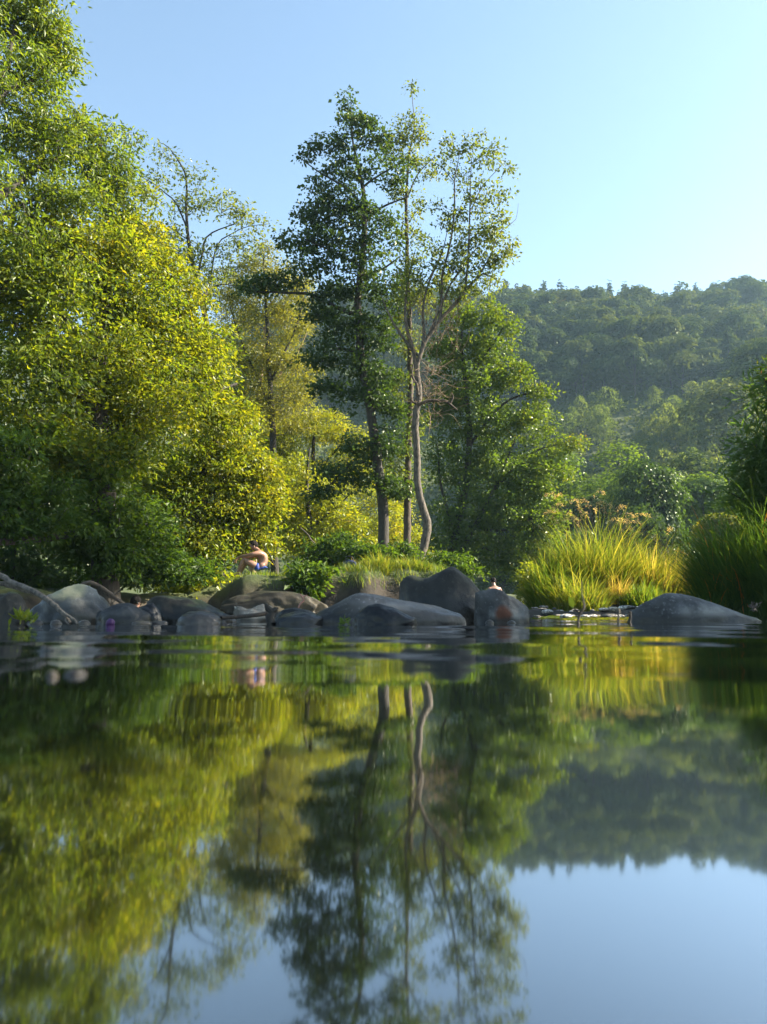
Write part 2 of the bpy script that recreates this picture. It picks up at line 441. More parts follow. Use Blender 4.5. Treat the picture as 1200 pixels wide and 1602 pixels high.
# ------------------------------------------------------------------ tubes, leaves, trees
class Tubes:
    def __init__(self):
        self.V, self.F, self.n = [], [], 0

    def add(self, pts, rad, sides=5):
        pts, rad = np.asarray(pts, float), np.asarray(rad, float)
        k = len(pts)
        if k < 2: return
        t = np.gradient(pts, axis=0)
        t /= np.linalg.norm(t, axis=1, keepdims=True) + 1e-9
        ref = np.array((0.0, 1.0, 0.0)) if abs(t[0, 1]) < 0.8 else np.array((1.0, 0, 0))
        a = np.cross(t, ref); a /= np.linalg.norm(a, axis=1, keepdims=True) + 1e-9
        c = np.cross(t, a)
        ang = np.arange(sides) * 2 * math.pi / sides
        ring = pts[:, None] + rad[:, None, None] * (np.cos(ang)[None, :, None] * a[:, None] + np.sin(ang)[None, :, None] * c[:, None])
        self.V.append(ring.reshape(-1, 3))
        i = (np.arange(k - 1)[:, None] * sides + np.arange(sides)[None]).ravel()
        j = (np.arange(k - 1)[:, None] * sides + (np.arange(sides)[None] + 1) % sides).ravel()
        self.F.append(np.stack([i, j, j + sides, i + sides], -1) + self.n)
        self.n += k * sides

    def mesh(self, name, mat):
        return mesh_np(name, np.concatenate(self.V), np.concatenate(self.F), mat)


def unit(v):
    return v / (np.linalg.norm(v, axis=-1, keepdims=True) + 1e-9)


def leaf_geo(pos, axis, nrm, length, width, fold=0.25):
    """A kite-shaped leaf of two folded triangles at each position."""
    axis = unit(axis)
    side = unit(np.cross(axis, nrm))
    up = np.cross(side, axis)
    L, W = length[:, None], width[:, None]
    tip = pos + axis * L
    mid = pos + axis * L * 0.45
    a = mid + side * W * 0.5 + up * W * fold
    c = mid - side * W * 0.5 + up * W * fold
    V = np.stack([pos, a, tip, c], 1).reshape(-1, 3)
    k = len(pos)
    q = np.arange(k)[:, None] * 4
    F = np.concatenate([q + np.array([[0, 1, 2]]), q + np.array([[0, 2, 3]])])
    return V, F


def clump_leaves(cen, per, spread, flat, llen, lwid, rng, droop=0.35, up=0.8, tint=None, outdir=None):
    k = len(cen)
    tot = k * per
    c = np.repeat(cen, per, 0)
    sp = np.repeat(spread * rng.uniform(0.55, 1.4, k), per)
    g = rng.normal(size=(tot, 3))
    g *= np.minimum(1, 2.0 / (np.linalg.norm(g, axis=1, keepdims=True) + 1e-6))
    off = g * sp[:, None] * 0.55
    off[:, 2] *= flat
    pos = c + off
    pos[:, 2] -= 0.25 * np.hypot(off[:, 0], off[:, 1])
    axis = off / (sp[:, None] + 1e-6) + rng.normal(size=(tot, 3)) * 0.55
    axis[:, 2] -= droop
    nrm = rng.normal(size=(tot, 3)) * 0.75
    nrm[:, 2] += up
    ln = llen * np.clip(rng.normal(0.95, 0.27, tot), 0.4, 1.6)
    V, F = leaf_geo(pos, axis, nrm, ln, ln * lwid * rng.uniform(0.8, 1.15, tot))
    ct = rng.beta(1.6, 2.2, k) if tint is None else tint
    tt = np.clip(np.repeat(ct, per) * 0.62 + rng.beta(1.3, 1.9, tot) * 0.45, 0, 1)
    return V, F, np.repeat(tt, 4)


def resample(pts, rad, step):
    pts, rad = np.asarray(pts, float), np.asarray(rad, float)
    # smooth polyline through the points
    k = len(pts)
    if k > 2:
        tt = np.arange(k)
        ts = np.linspace(0, k - 1, (k - 1) * 8 + 1)
        i = np.clip(np.floor(ts).astype(int), 0, k - 2)
        f = (ts - i)[:, None]
        p0, p1, p2, p3 = pts[np.clip(i - 1, 0, k - 1)], pts[i], pts[i + 1], pts[np.clip(i + 2, 0, k - 1)]
        q = 0.5 * (2 * p1 + (p2 - p0) * f + (2 * p0 - 5 * p1 + 4 * p2 - p3) * f ** 2 + (3 * p1 - p0 - 3 * p2 + p3) * f ** 3)
        rq = np.interp(ts, tt, rad)
    else:
        q, rq = pts, rad
    d = np.concatenate([[0], np.cumsum(np.linalg.norm(np.diff(q, axis=0), axis=1))])
    m = max(2, int(d[-1] / step) + 1)
    s = np.linspace(0, d[-1], m)
    return np.stack([np.interp(s, d, q[:, j]) for j in range(3)], -1), np.interp(s, d, rq)


def grow(limbs, cen, rng, step=0.3, wiggle=0.08, rtip=0.006, lift=0.10):
    """Limbs are (points, radii); every clump centre gets a twig from the nearest wood. Returns a Tubes."""
    pos, par, rad, chains = [], [], [], []
    for li, (pts, rr) in enumerate(limbs):
        q, rq = resample(pts, rr, step)
        j = rng.normal(size=q.shape) * wiggle * 0.16
        j[0] = 0
        q = q + j * np.minimum(1, rq * 12)[:, None]
        base = len(pos)
        if li and pos:
            d = np.linalg.norm(np.array(pos) - q[0], axis=1)
            k = int(np.argmin(d))
            if d[k] < 1.5: q[0] = pos[k]; par0 = k
            else: par0 = -1
        else: par0 = -1
        ch = [] if par0 < 0 else [par0]
        for k in range(len(q)):
            if par0 >= 0 and k == 0: continue
            pos.append(q[k]); rad.append(rq[k])
            par.append(ch[-1] if ch else -1); ch.append(len(pos) - 1)
        chains.append(ch)
    nl = len(pos)
    if len(cen):
        cen = np.asarray(cen)
        A = np.array(pos)
        d0 = np.array([np.min(np.linalg.norm(A - c, axis=1)) for c in cen])
        buf = np.zeros((nl + 14 * len(cen) + 10, 3)); buf[:nl] = A
        nb = nl
        for ci in np.argsort(d0):
            c = cen[ci]
            dv = buf[:nb] - c
            d = np.sqrt((dv ** 2).sum(1)) + np.maximum(0, dv[:, 2]) * 0.7
            k = int(np.argmin(d))
            a = buf[k].copy()
            L = np.linalg.norm(c - a)
            m = min(12, max(1, int(L / step)))
            ch = [k]
            bow = rng.normal(size=3) * wiggle * L
            bow[2] += lift * L
            for s in range(1, m + 1):
                f = s / m
                p = a + (c - a) * f + bow * 4 * f * (1 - f) + (rng.normal(size=3) * wiggle * 0.25 * min(L, 1) if s < m else 0)
                buf[nb] = p
                par.append(ch[-1]); rad.append(0.0); ch.append(nb)
                nb += 1
            chains.append(ch)
        pos = buf[:nb]
    else:
        pos = np.array(pos)
    cnt = np.zeros(len(pos)); has = np.zeros(len(pos), bool)
    for p in par:
        if p >= 0: has[p] = True
    cnt[~has] = 1
    for k in range(len(pos) - 1, -1, -1):
        if par[k] >= 0: cnt[par[k]] += cnt[k]
    r = np.maximum(np.array(rad), rtip * np.sqrt(cnt))
    r[nl:] = np.minimum(r[nl:], 0.07)
    T = Tubes()
    for ch in chains:
        if len(ch) < 2: continue
        rr = r[ch].copy()
        if len(ch) > 1 and par[ch[1]] == ch[0]: rr[0] = min(rr[0], rr[1] * 1.15)
        T.add(pos[ch], rr, 9 if rr.max() > 0.06 else (5 if rr.max() > 0.02 else 3))
    return T


def blob_points(blobs, D, rng, dens=1.0, depth=0.85, slant=0.0, px0=0.0):
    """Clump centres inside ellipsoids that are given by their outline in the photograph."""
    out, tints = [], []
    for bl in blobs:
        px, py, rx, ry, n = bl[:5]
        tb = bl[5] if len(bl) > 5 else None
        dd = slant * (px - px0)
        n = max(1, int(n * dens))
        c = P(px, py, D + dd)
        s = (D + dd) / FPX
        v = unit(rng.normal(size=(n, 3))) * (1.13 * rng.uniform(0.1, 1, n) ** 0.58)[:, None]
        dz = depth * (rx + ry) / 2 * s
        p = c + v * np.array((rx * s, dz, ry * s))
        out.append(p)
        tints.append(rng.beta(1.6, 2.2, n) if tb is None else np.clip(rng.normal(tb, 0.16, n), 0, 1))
    return np.concatenate(out), np.concatenate(tints)


LEAF_MULT, LEAF_SIZE = 1.4, 1.08


def tree(name, label, cat, D, limbs, blobs, leaf, bark, per, spread, flat, llen, lwid, seed, dens=1.0, depth=0.85,
         group=None, droop=0.35, rtip=0.006, wiggle=0.08, lift=0.1, up=0.55, extra=None, step=0.3, slant=0.0):
    rng = np.random.default_rng(seed)
    L3 = []
    for lm in limbs:
        pts = [P(q[0], q[1], D + slant * (q[0] - limbs[0][0][0])) for q in lm]
        L3.append((pts, [q[2] for q in lm]))
    base = L3[0][0][0].copy()
    base[2] = ground_z(base[0], base[1]) - 0.05
    if L3[0][0][0][2] > base[2] + 0.02:
        L3[0] = ([base] + L3[0][0], [L3[0][1][0] * 1.25] + L3[0][1])
    L3 = [([np.asarray(p) - base for p in a], b) for a, b in L3]
    cen, tn = blob_points(blobs, D, rng, dens, depth, slant, limbs[0][0][0])
    cen = cen - base
    gz = ground_z(cen[:, 0] + base[0], cen[:, 1] + base[1]) - base[2]
    ok = cen[:, 2] > gz + 0.1
    cen, tn = cen[ok], tn[ok]
    root = empty(name, base, label, cat, group)
    T = grow(L3, cen, rng, rtip=rtip, wiggle=wiggle, lift=lift, step=step)
    link('trunk', T.mesh('trunk', bark), root)
    V, F, tt = clump_leaves(cen, int(per * LEAF_MULT), spread, flat, llen * LEAF_SIZE, lwid, rng, droop=droop, tint=tn, up=up)
    link('crown', mesh_np('crown', V, F, leaf, smooth=False, attr=tt), root)
    if extra: extra(root, base, rng)
    return root

# ------------------------------------------------------------------ the wood on the hillside
def far_tree_mesh(name, kind, seed, leaf, h=12.0, nq=2600, q=0.8):
    """Small-scale tree for the far slope: trunk and a lobed crown of leaf clumps."""
    rng = np.random.default_rng(seed)
    V, F, T, M = [], [], [], []
    nv = 0
    tb = Tubes()
    if kind == 'broad':
        nl = rng.integers(9, 14)
        lob = []
        for k in range(nl):
            a, rr, zz = rng.uniform(0, 6.28), rng.uniform(0.05, 0.30) * h, rng.uniform(0.38, 0.86) * h
            rr *= 1.15 - abs(zz / h - 0.55)
            lob.append((rr * math.cos(a), rr * math.sin(a), zz, rng.uniform(0.12, 0.2) * h))
        lob.append((0, 0, 0.86 * h, 0.14 * h))
        lob = np.array(lob)
        tb.add([(0, 0, -1), (0.1, 0, 0.3 * h), (0, 0.1, 0.75 * h)], [0.2, 0.15, 0.05], 5)
        for p in lob: tb.add([(0, 0, 0.28 * h), (p[0] * .5, p[1] * .5, p[2] * .75), (p[0], p[1], p[2])], [0.09, 0.06, 0.02], 4)
        w = lob[:, 3] ** 2; ii = rng.choice(len(lob), nq, p=w / w.sum())
        d = unit(rng.normal(size=(nq, 3))); d[:, 2] = np.where(rng.random(nq) < 0.7, np.abs(d[:, 2]), d[:, 2])
        pos = lob[ii, :3] + d * (lob[ii, 3] * rng.uniform(0.6, 1.08, nq))[:, None] * np.array((1, 1, 0.8))
        ax = d * .5 + rng.normal(size=(nq, 3)) * 0.8
        nr = d * 0.7 + unit(pos - np.array((0, 0, .5 * h))) * 0.9 + rng.normal(size=(nq, 3)) * 0.36
        ax = ax - nr * (ax * unit(nr)).sum(1, keepdims=True) / (np.linalg.norm(nr, axis=1, keepdims=True) + 1e-6)
        tint = np.clip(rng.beta(1.5, 2.5, len(lob))[ii] * 0.6 + rng.beta(1.3, 2, nq) * 0.4, 0, 1)
        ln = q * rng.uniform(0.6, 1.3, nq); wd = 0.75
    elif kind == 'young':
        zz = rng.uniform(0.08, 1.0, nq) ** 0.85 * h
        rr = (0.27 + .05 * (seed % 3)) * h * np.sqrt(np.clip(1 - (1.85 * zz / h - 0.9) ** 2, 0.02, 1)) * np.sqrt(rng.uniform(0.15, 1, nq)) * (1 + 0.25 * np.sin(zz * 2.1 + seed))
        a = rng.uniform(0, 6.28, nq)
        rr = rr * (1 + .3 * np.sin(a * 3 + seed + zz))
        pos = np.stack([rr * np.cos(a), rr * np.sin(a), zz], -1)
        ax = np.stack([np.cos(a), np.sin(a), np.full(nq, 0.9)], -1) + rng.normal(size=(nq, 3)) * 0.5
        nr = rng.normal(size=(nq, 3)); tint = rng.beta(2, 2, nq); ln = q * rng.uniform(0.6, 1.3, nq); wd = 0.7
        tb.add([(0, 0, -1), (0, 0, h * 0.9)], [0.09, 0.02], 4)
    else:
        zz = (1 - np.sqrt(rng.uniform(0.0, 1, nq)) * 0.88) * h
        tier = np.round(zz / (h * 0.055)) * (h * 0.055)
        a = rng.uniform(0, 6.28, nq)
        rr = (h - tier) * 0.23 * rng.uniform(0.15, 1, nq) * (0.8 + 0.35 * np.sin(a * 3 + tier * 5))
        pos = np.stack([rr * np.cos(a), rr * np.sin(a), tier - rr * 0.35 + rng.normal(size=nq) * 0.12], -1)
        ax = np.stack([np.cos(a), np.sin(a), np.full(nq, -0.35)], -1) + rng.normal(size=(nq, 3)) * 0.3
        nr = np.array((0, 0, 1.0)) + rng.normal(size=(nq, 3)) * 0.4
        tint = rng.random(nq); ln = q * rng.uniform(0.7, 1.4, nq); wd = 0.5
        tb.add([(0, 0, -1), (0, 0, h)], [0.2, 0.02], 5)
    lv, lf = leaf_geo(pos, ax, nr, ln, ln * wd, 0.2)
    tv = np.concatenate(tb.V); tf = np.concatenate(tb.F)
    fm = np.concatenate([np.zeros(len(tf), int), np.ones(len(lf), int)])
    return mesh_np(name, np.concatenate([tv, lv]), [tf, lf + len(tv)], [M_bark, leaf], smooth=False, fmat=fm,
                   attr=np.concatenate([np.zeros(len(tv)), np.repeat(tint, 4)]))


far_green = [far_tree_mesh('forest_tree', 'broad', 40 + k, M_far, h=13 + k % 3) for k in range(6)]
far_turn = [far_tree_mesh('turning_tree', 'broad', 60 + k, M_farY, h=12.5) for k in range(2)]
far_young = [far_tree_mesh('young_tree', 'young', 70 + k, M_farL, h=7.5, nq=1100, q=0.42) for k in range(4)]
far_spruce = [far_tree_mesh('spruce_tree', 'spruce', 80 + k, M_spruce, h=15, nq=2600, q=0.7) for k in range(3)]


def far_put(me, name, x, y, sc, label, cat, group, sink=0.4):
    o = link(name, me, None, (x, y, float(ground_z(x, y)) - sink))
    o.rotation_euler = (rnd.uniform(-.05, .05), rnd.uniform(-.05, .05), rnd.uniform(0, 6.28))
    o.scale = (sc * rnd.uniform(.92, 1.12), sc * rnd.uniform(.92, 1.12), sc * rnd.uniform(.9, 1.1))
    tag(o, label, cat, group)


n_green = n_turn = 0
back_rows = []
# rows of the old wood, from the crest down; bearings (u = x / y) cover the open view and the gaps between the near trees
for row in range(18):
    y = 262 - row * 6.2
    u = -0.20 + rnd.uniform(0, 0.02)
    while u < 0.56:
        x = u * y
        pxx = 600 + 1200 * u * 1.0
        u_step = (4.4 + 1.8 * rnd.random()) / y * (1.0 if pxx > 760 else 1.9)
        yy_ = y + rnd.uniform(-3, 3)
        low = y < 154 - 40 * max(0, (u - 0.33)) / 0.15        # below this the slope carries young growth
        if u > 0.40: low = y < 150
        if low and u > 0.10:
            u += u_step; continue
        if pxx < 760 and row % 2: u += u_step; continue
        turn = (row in (2, 3, 4, 5, 6, 7) and rnd.random() < 0.36 and u > 0.15)
        if turn and n_turn < 45:
            far_put(rnd.choice(far_turn), 'turning_tree', x, yy_, rnd.uniform(.6, .85), 'rusty gold tinted tree on the hazy far hillside', 'tree', 'gold tinted trees in the hillside wood')
            n_turn += 1
        elif row < 5:
            back_rows.append((x, yy_, rnd.uniform(.75, 1.0)))
        elif n_green < 298:
            far_put(rnd.choice(far_green), 'forest_tree', x, yy_, rnd.uniform(.72, 1.1), 'dark green leafy tree in the hazy wood covering the far hillside', 'tree', 'broadleaf trees of the hillside wood')
            n_green += 1
        u += u_step
def joined_wood():
    rng = np.random.default_rng(9)
    V, F, T, n_ = [], [], [], 0
    for (x, y, sc) in back_rows:
        h = 13 * sc
        lob = np.stack([rng.uniform(-.26, .26, 9) * h, rng.uniform(-.26, .26, 9) * h, rng.uniform(.45, .86, 9) * h], -1)
        lr = rng.uniform(.11, .19, 9) * h
        q = 620
        ii = rng.integers(0, 9, q)
        d = unit(rng.normal(size=(q, 3))); d[:, 2] = np.where(rng.random(q) < .75, np.abs(d[:, 2]), d[:, 2])
        p = lob[ii] + d * (lr[ii] * rng.uniform(.7, 1.05, q))[:, None]
        nr = d * .7 + unit(p - np.array((0, 0, .5 * h))) * .9 + rng.normal(size=(q, 3)) * .36
        ax = rng.normal(size=(q, 3))
        ax = ax - nr * (ax * unit(nr)).sum(1, keepdims=True) / (np.linalg.norm(nr, axis=1, keepdims=True) + 1e-6)
        ln = rng.uniform(.7, 1.5, q)
        lv, lf = leaf_geo(p + np.array((x, y, float(ground_z(x, y)))), ax, nr, ln, ln * .75, .2)
        V.append(lv); F.append(lf + n_); n_ += len(lv)
        T.append(np.repeat(np.clip(rng.uniform(0, 1) * .6 + rng.beta(1.3, 2, q) * .4, 0, 1), 4))
    tag(link('woodland', mesh_np('woodland', np.concatenate(V), np.concatenate(F), M_farwood, smooth=False, attr=np.concatenate(T))), 'farthest rows of the hillside wood along the crest', 'wood', kind='stuff')


joined_wood()
for k in range(72):
    u = -0.12 + 0.62 * (k + rnd.uniform(-.4, .4)) / 72
    y = rnd.uniform(258, 270)
    far_put(rnd.choice(far_spruce), 'spruce_tree', u * y, y, rnd.uniform(1.1, 1.45) * (1.0 if u < 0.36 else 0.8), 'dark pointed spruce standing along the crest of the far hill', 'tree', 'spruces along the hill crest')
for k in range(10):
    u = 0.16 + 0.04 * k + rnd.uniform(-.015, .015)
    y = rnd.uniform(160, 185)
    far_put(rnd.choice(far_spruce), 'fir_tree', u * y, y, rnd.uniform(.9, 1.15), 'tall dark fir in the shaded middle of the far slope', 'tree', 'firs in the shaded middle of the slope')
for k in range(230):
    u = rnd.uniform(0.12, 0.50)
    y = rnd.uniform(104, 152)
    if math.sin(u * 31 + y * .09) * math.sin(y * .17 - u * 12) < -.15: y = rnd.uniform(104, 125)
    far_put(rnd.choice(far_young), 'young_tree', u * y, y, rnd.uniform(.4, 1.05), 'pale green young tree on the lower slope of the far hill', 'tree', 'young trees on the lower slope')

for k in range(44):
    u = rnd.uniform(0.10, 0.56)
    y = rnd.uniform(76, 112)
    far_put(rnd.choice(far_green), 'valley_tree', u * y, y, rnd.uniform(.5, .85), 'green rounded tree on the valley floor at the foot of the far hill', 'tree', 'trees at the foot of the hill')
rng = np.random.default_rng(77)
k = 46000
y_ = rng.uniform(86, 262, k); x_ = y_ * rng.uniform(-.25, .58, k)
bush = 1.2 + 1.1 * np.sin(x_ * .45 + y_ * .21) * np.sin(y_ * .37 - x_ * .13)
p_ = np.stack([x_, y_, ground_z(x_, y_) + rng.uniform(0, 1, k) * np.maximum(.3, bush) * 1.3], -1)
V, F = leaf_geo(p_, rng.normal(size=(k, 3)), rng.normal(size=(k, 3)) + np.array((0, 0, .6)), rng.uniform(.5, 1.2, k), rng.uniform(.4, .8, k))
tag(link('undergrowth', mesh_np('undergrowth', V, F, M_far, smooth=False, attr=np.repeat(rng.beta(1.5, 2, k), 4))), 'green undergrowth covering the far slope between the trees', 'undergrowth', kind='stuff')

# ------------------------------------------------------------------ the middle distance beyond the tall grass
def mid_tree(name, label, px, top, D, kind, leaf, seed, width=1.0, nq=9000, q=0.26):
    x = (px - 600) / FPX * D
    gz = float(ground_z(x, D))
    h = P(px, top, D)[2] - gz
    me = far_tree_mesh('crown', kind, seed, leaf, h=h, nq=nq, q=q)
    root = empty(name, (x, D, gz), label, 'tree')
    # split wood and leaves into trunk and crown
    link('crown', me, root).scale = (width, width, 1)
    t = Tubes(); t.add([(0, 0, -0.3), (0.08, 0, h * 0.3), (0, 0.1, h * 0.6)], [h * 0.022, h * 0.018, h * 0.008], 8)
    link('trunk', t.mesh('trunk', M_bark), root)


mid_tree('broadleaf_tree', 'olive green round-crowned tree rising behind the tall golden grass', 975, 684, 62, 'broad', M_alderlit, 101, 1.15)
mid_tree('broadleaf_tree', 'dark green tree with a pointed crown just behind the golden grass', 1042, 725, 48, 'broad', M_alder, 102, 0.85)
mid_tree('broadleaf_tree', 'mid green tree with two domes right of the dark pointed one', 1108, 735, 56, 'broad', M_alderlit, 103, 1.2)
mid_tree('broadleaf_tree', 'pale olive tree seen left of the willow leaves', 1090, 700, 78, 'broad', M_far, 104, 1.0, nq=6000, q=.45)
mid_tree('broadleaf_tree', 'yellow green tree close behind the right alder foliage', 880, 700, 66, 'broad', M_alderlit, 105, 1.15)
mid_tree('broadleaf_tree', 'low dark round tree filling the gap left of the olive one', 925, 770, 58, 'broad', M_alder, 106, 1.3)
mid_tree('broadleaf_tree', 'tall hazy tree with rust tips standing high behind the willow', 1150, 590, 105, 'broad', M_far, 107, 1.0, nq=5000, q=0.62)
mid_tree('broadleaf_tree', 'large hazy green tree cut by the right edge of the photo', 1205, 530, 125, 'broad', M_far, 108, 1.1, nq=5000, q=0.7)
mid_tree('broadleaf_tree', 'small yellowish tree low between the dark trees and the willow', 1128, 800, 42, 'broad', M_olive, 109, 1.4, nq=6000, q=0.2)
mid_tree('broadleaf_tree', 'small grey green tree low behind the middle of the golden grass', 1010, 800, 72, 'broad', M_alderlit, 110, 1.4, q=0.3)

# ------------------------------------------------------------------ near trees, left to right
tree('ash_tree', 'tallest tree, ash with long bare limbs filling the upper left corner', 'tree', 11.0,
     [[(-130, 930, .30), (-110, 700, .27), (-95, 450, .22), (-70, 250, .16), (-30, 60, .10), (10, -80, .04)],
      [(-95, 460, .12), (-20, 330, .08), (55, 265, .05), (100, 245, .035), (160, 226, .02)],
      [(-80, 300, .10), (0, 150, .06), (45, 130, .045), (90, 97, .03), (120, 86, .015)],
      [(-95, 430, .10), (0, 345, .05), (45, 315, .04), (95, 290, .02)],
      [(-60, 220, .08), (10, 110, .04), (18, 60, .03), (28, 10, .015)],
      [(-100, 560, .11), (-20, 470, .07), (60, 430, .04), (130, 410, .02)]],
     [(30, 0, 75, 65, 110), (75, 60, 45, 35, 45), (95, 95, 26, 28, 26), (50, 125, 60, 45, 60), (60, 210, 95, 60, 130), (140, 215, 45, 40, 50),
      (160, 265, 45, 40, 50), (60, 300, 110, 55, 120, .45), (175, 300, 50, 30, 36, .5), (208, 218, 13, 22, 9), (195, 262, 18, 22, 12), (228, 305, 22, 32, 16, .7), (195, 345, 38, 30, 26, .7),
      (-60, 100, 110, 130, 120), (-70, 320, 110, 140, 120), (20, 400, 120, 60, 90, .4)],
     M_ash, M_bark, 32, 0.29, 0.5, 0.098, 0.36, 1, droop=0.5, dens=.85, slant=.011)
tree('hornbeam_tree', 'broad yellow green hornbeam with gold tinted outer leaves on the left bank', 'tree', 14.3,
     [[(165, 930, .26), (160, 760, .23), (150, 600, .18), (165, 480, .11), (180, 380, .05)],
      [(155, 640, .11), (60, 560, .06), (20, 500, .03)], [(155, 600, .12), (260, 520, .07), (330, 450, .03)],
      [(155, 680, .11), (270, 640, .07), (370, 600, .03)], [(152, 580, .1), (90, 480, .06), (60, 420, .03)]],
     [(110, 390, 110, 50, 120, .55), (200, 375, 55, 45, 60, .55), (245, 400, 32, 36, 34, .62), (60, 470, 110, 70, 120, .38), (180, 460, 90, 60, 120, .48), (270, 470, 55, 50, 70, .58),
      (120, 560, 120, 70, 120, .4), (240, 550, 90, 70, 130, .48), (320, 560, 40, 60, 60, .58), (40, 600, 90, 90, 90, .3), (200, 640, 120, 70, 130, .5), (160, 700, 90, 50, 80, .3), (90, 700, 60, 40, 40, .35), (330, 640, 50, 40, 60, .55), (372, 650, 24, 34, 24, .62)],
     M_horn, M_bark, 40, 0.40, 0.27, 0.092, 0.5, 2, dens=1.08, slant=.012)
tree('hornbeam_tree', 'lower hornbeam of bright yellow green leaves behind the sitting man', 'tree', 17.9,
     [[(300, 915, .17), (305, 830, .15), (320, 740, .10), (340, 680, .05)], [(308, 800, .07), (360, 740, .05), (410, 720, .02)], [(306, 820, .07), (240, 750, .05), (200, 720, .03)]],
     [(345, 690, 55, 40, 60, .58), (395, 735, 36, 45, 46, .65), (310, 740, 80, 50, 90, .5), (250, 760, 70, 60, 80, .35), (410, 790, 34, 45, 50, .65), (355, 800, 60, 50, 80, .55),
      (300, 850, 70, 35, 60, .4), (395, 840, 40, 30, 44, .6), (240, 840, 60, 40, 46, .3)],
     M_horn, M_bark, 34, 0.34, 0.42, 0.10, 0.5, 3, dens=1.15, slant=.006)
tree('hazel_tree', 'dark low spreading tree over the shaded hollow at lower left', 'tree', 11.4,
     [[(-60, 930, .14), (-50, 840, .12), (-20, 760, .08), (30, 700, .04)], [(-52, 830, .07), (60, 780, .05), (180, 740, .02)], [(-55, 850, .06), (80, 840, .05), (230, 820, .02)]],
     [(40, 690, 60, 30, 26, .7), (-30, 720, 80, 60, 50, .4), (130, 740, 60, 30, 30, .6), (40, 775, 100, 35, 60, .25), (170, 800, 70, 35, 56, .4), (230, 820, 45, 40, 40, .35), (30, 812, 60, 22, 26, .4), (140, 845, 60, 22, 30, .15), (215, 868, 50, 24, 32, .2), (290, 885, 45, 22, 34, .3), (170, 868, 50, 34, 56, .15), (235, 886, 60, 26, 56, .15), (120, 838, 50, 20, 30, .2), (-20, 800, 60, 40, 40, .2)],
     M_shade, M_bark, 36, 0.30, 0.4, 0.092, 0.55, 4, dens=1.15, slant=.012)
tree('locust_tree', 'thin half bare tree with an open crown against the sky, left of centre', 'tree', 25,
     [[(345, 880, .17), (338, 700, .14), (325, 520, .10), (306, 437, .075), (295, 375, .06), (291, 325, .045), (292, 287, .035), (287, 265, .03), (265, 232, .018), (248, 222, .008)],
      [(294, 360, .035), (275, 317, .028), (262, 305, .022), (240, 287, .015), (222, 277, .008)],
      [(308, 440, .045), (316, 400, .038), (322, 372, .03), (340, 360, .024), (367, 350, .016), (384, 335, .008)],
      [(328, 470, .04), (332, 417, .03), (342, 380, .024), (360, 367, .018), (385, 355, .013), (422, 350, .006)],
      [(327, 480, .04), (330, 452, .03), (352, 445, .02), (392, 455, .012)]],
     [(262, 238, 20, 16, 12), (290, 270, 34, 20, 14), (246, 275, 24, 10, 9), (310, 305, 36, 22, 15), (285, 330, 22, 20, 10), (345, 320, 38, 22, 18), (375, 332, 28, 18, 20, .6), (405, 348, 20, 8, 8), (268, 368, 28, 28, 34, .3), (290, 400, 30, 22, 26, .4), (345, 392, 40, 26, 26), (385, 385, 28, 18, 12), (320, 430, 50, 25, 36, .5)],
     M_sparse, M_bark, 14, 0.36, 0.55, 0.115, 0.5, 5, rtip=0.0055, step=0.25)
tree('willow_tree', 'olive brown fine twigged tree with arching limbs behind the hornbeams', 'tree', 36,
     [[(395, 890, .2), (400, 700, .16), (410, 560, .10), (420, 480, .05)], [(402, 640, .08), (350, 560, .05), (340, 530, .03)], [(330, 520, .07), (375, 505, .055), (402, 509, .04), (432, 527, .02)], [(405, 620, .07), (460, 560, .04), (480, 520, .02)]],
     [(350, 450, 40, 30, 40, .3), (400, 430, 40, 26, 40, .4), (465, 450, 34, 34, 44, .5), (335, 640, 50, 60, 50, .4), (375, 480, 45, 40, 64, .4), (430, 475, 45, 35, 60, .6), (455, 505, 32, 38, 40, .6), (385, 560, 55, 45, 70, .4), (440, 570, 45, 45, 70, .5), (395, 630, 50, 40, 60, .3), (450, 640, 40, 45, 60, .5), (360, 600, 30, 30, 24, .5)],
     M_olive, M_twig, 46, 0.42, 0.5, 0.10, 0.35, 6, rtip=0.006)
tree('maple_tree', 'glowing yellow leaved tree between the hornbeams and the tall dark alder', 'tree', 34,
     [[(500, 880, .16), (495, 780, .13), (490, 700, .08), (500, 640, .04)], [(494, 760, .06), (440, 710, .04), (420, 680, .02)], [(494, 740, .06), (540, 690, .04), (565, 680, .02)]],
     [(400, 700, 40, 60, 50, .45), (400, 790, 40, 50, 50, .5), (440, 690, 40, 35, 64, .5), (500, 665, 45, 28, 60, .6), (575, 740, 30, 60, 50, .5), (548, 690, 28, 28, 32, .6), (470, 735, 55, 40, 70, .5), (540, 745, 35, 40, 40, .5), (440, 790, 45, 40, 60, .6), (500, 810, 60, 40, 70, .45), (450, 845, 50, 25, 50, .6), (560, 820, 35, 40, 40, .6), (620, 800, 25, 40, 30, .7), (540, 860, 50, 20, 36, .5)],
     M_yel, M_bark, 44, 0.40, 0.5, 0.11, 0.5, 7)
tree('maple_tree', 'loose light green tree rising between the thin locust and the tall alder', 'tree', 31,
     [[(430, 890, .17), (428, 720, .14), (420, 560, .10), (415, 450, .05), (412, 400, .02)], [(425, 640, .06), (380, 540, .04), (360, 480, .02)], [(422, 600, .06), (460, 520, .04), (475, 470, .02)]],
     [(410, 405, 34, 26, 30, .45), (370, 440, 36, 30, 36, .4), (450, 440, 34, 30, 36, .45), (400, 480, 50, 36, 50, .35), (460, 500, 34, 40, 40, .4), (370, 540, 50, 40, 54, .35), (430, 560, 50, 40, 54, .4), (470, 590, 34, 44, 40, .4), (390, 620, 50, 44, 56, .35), (450, 650, 50, 40, 54, .45)],
     M_olive, M_bark, 34, 0.42, 0.5, 0.105, 0.5, 95)
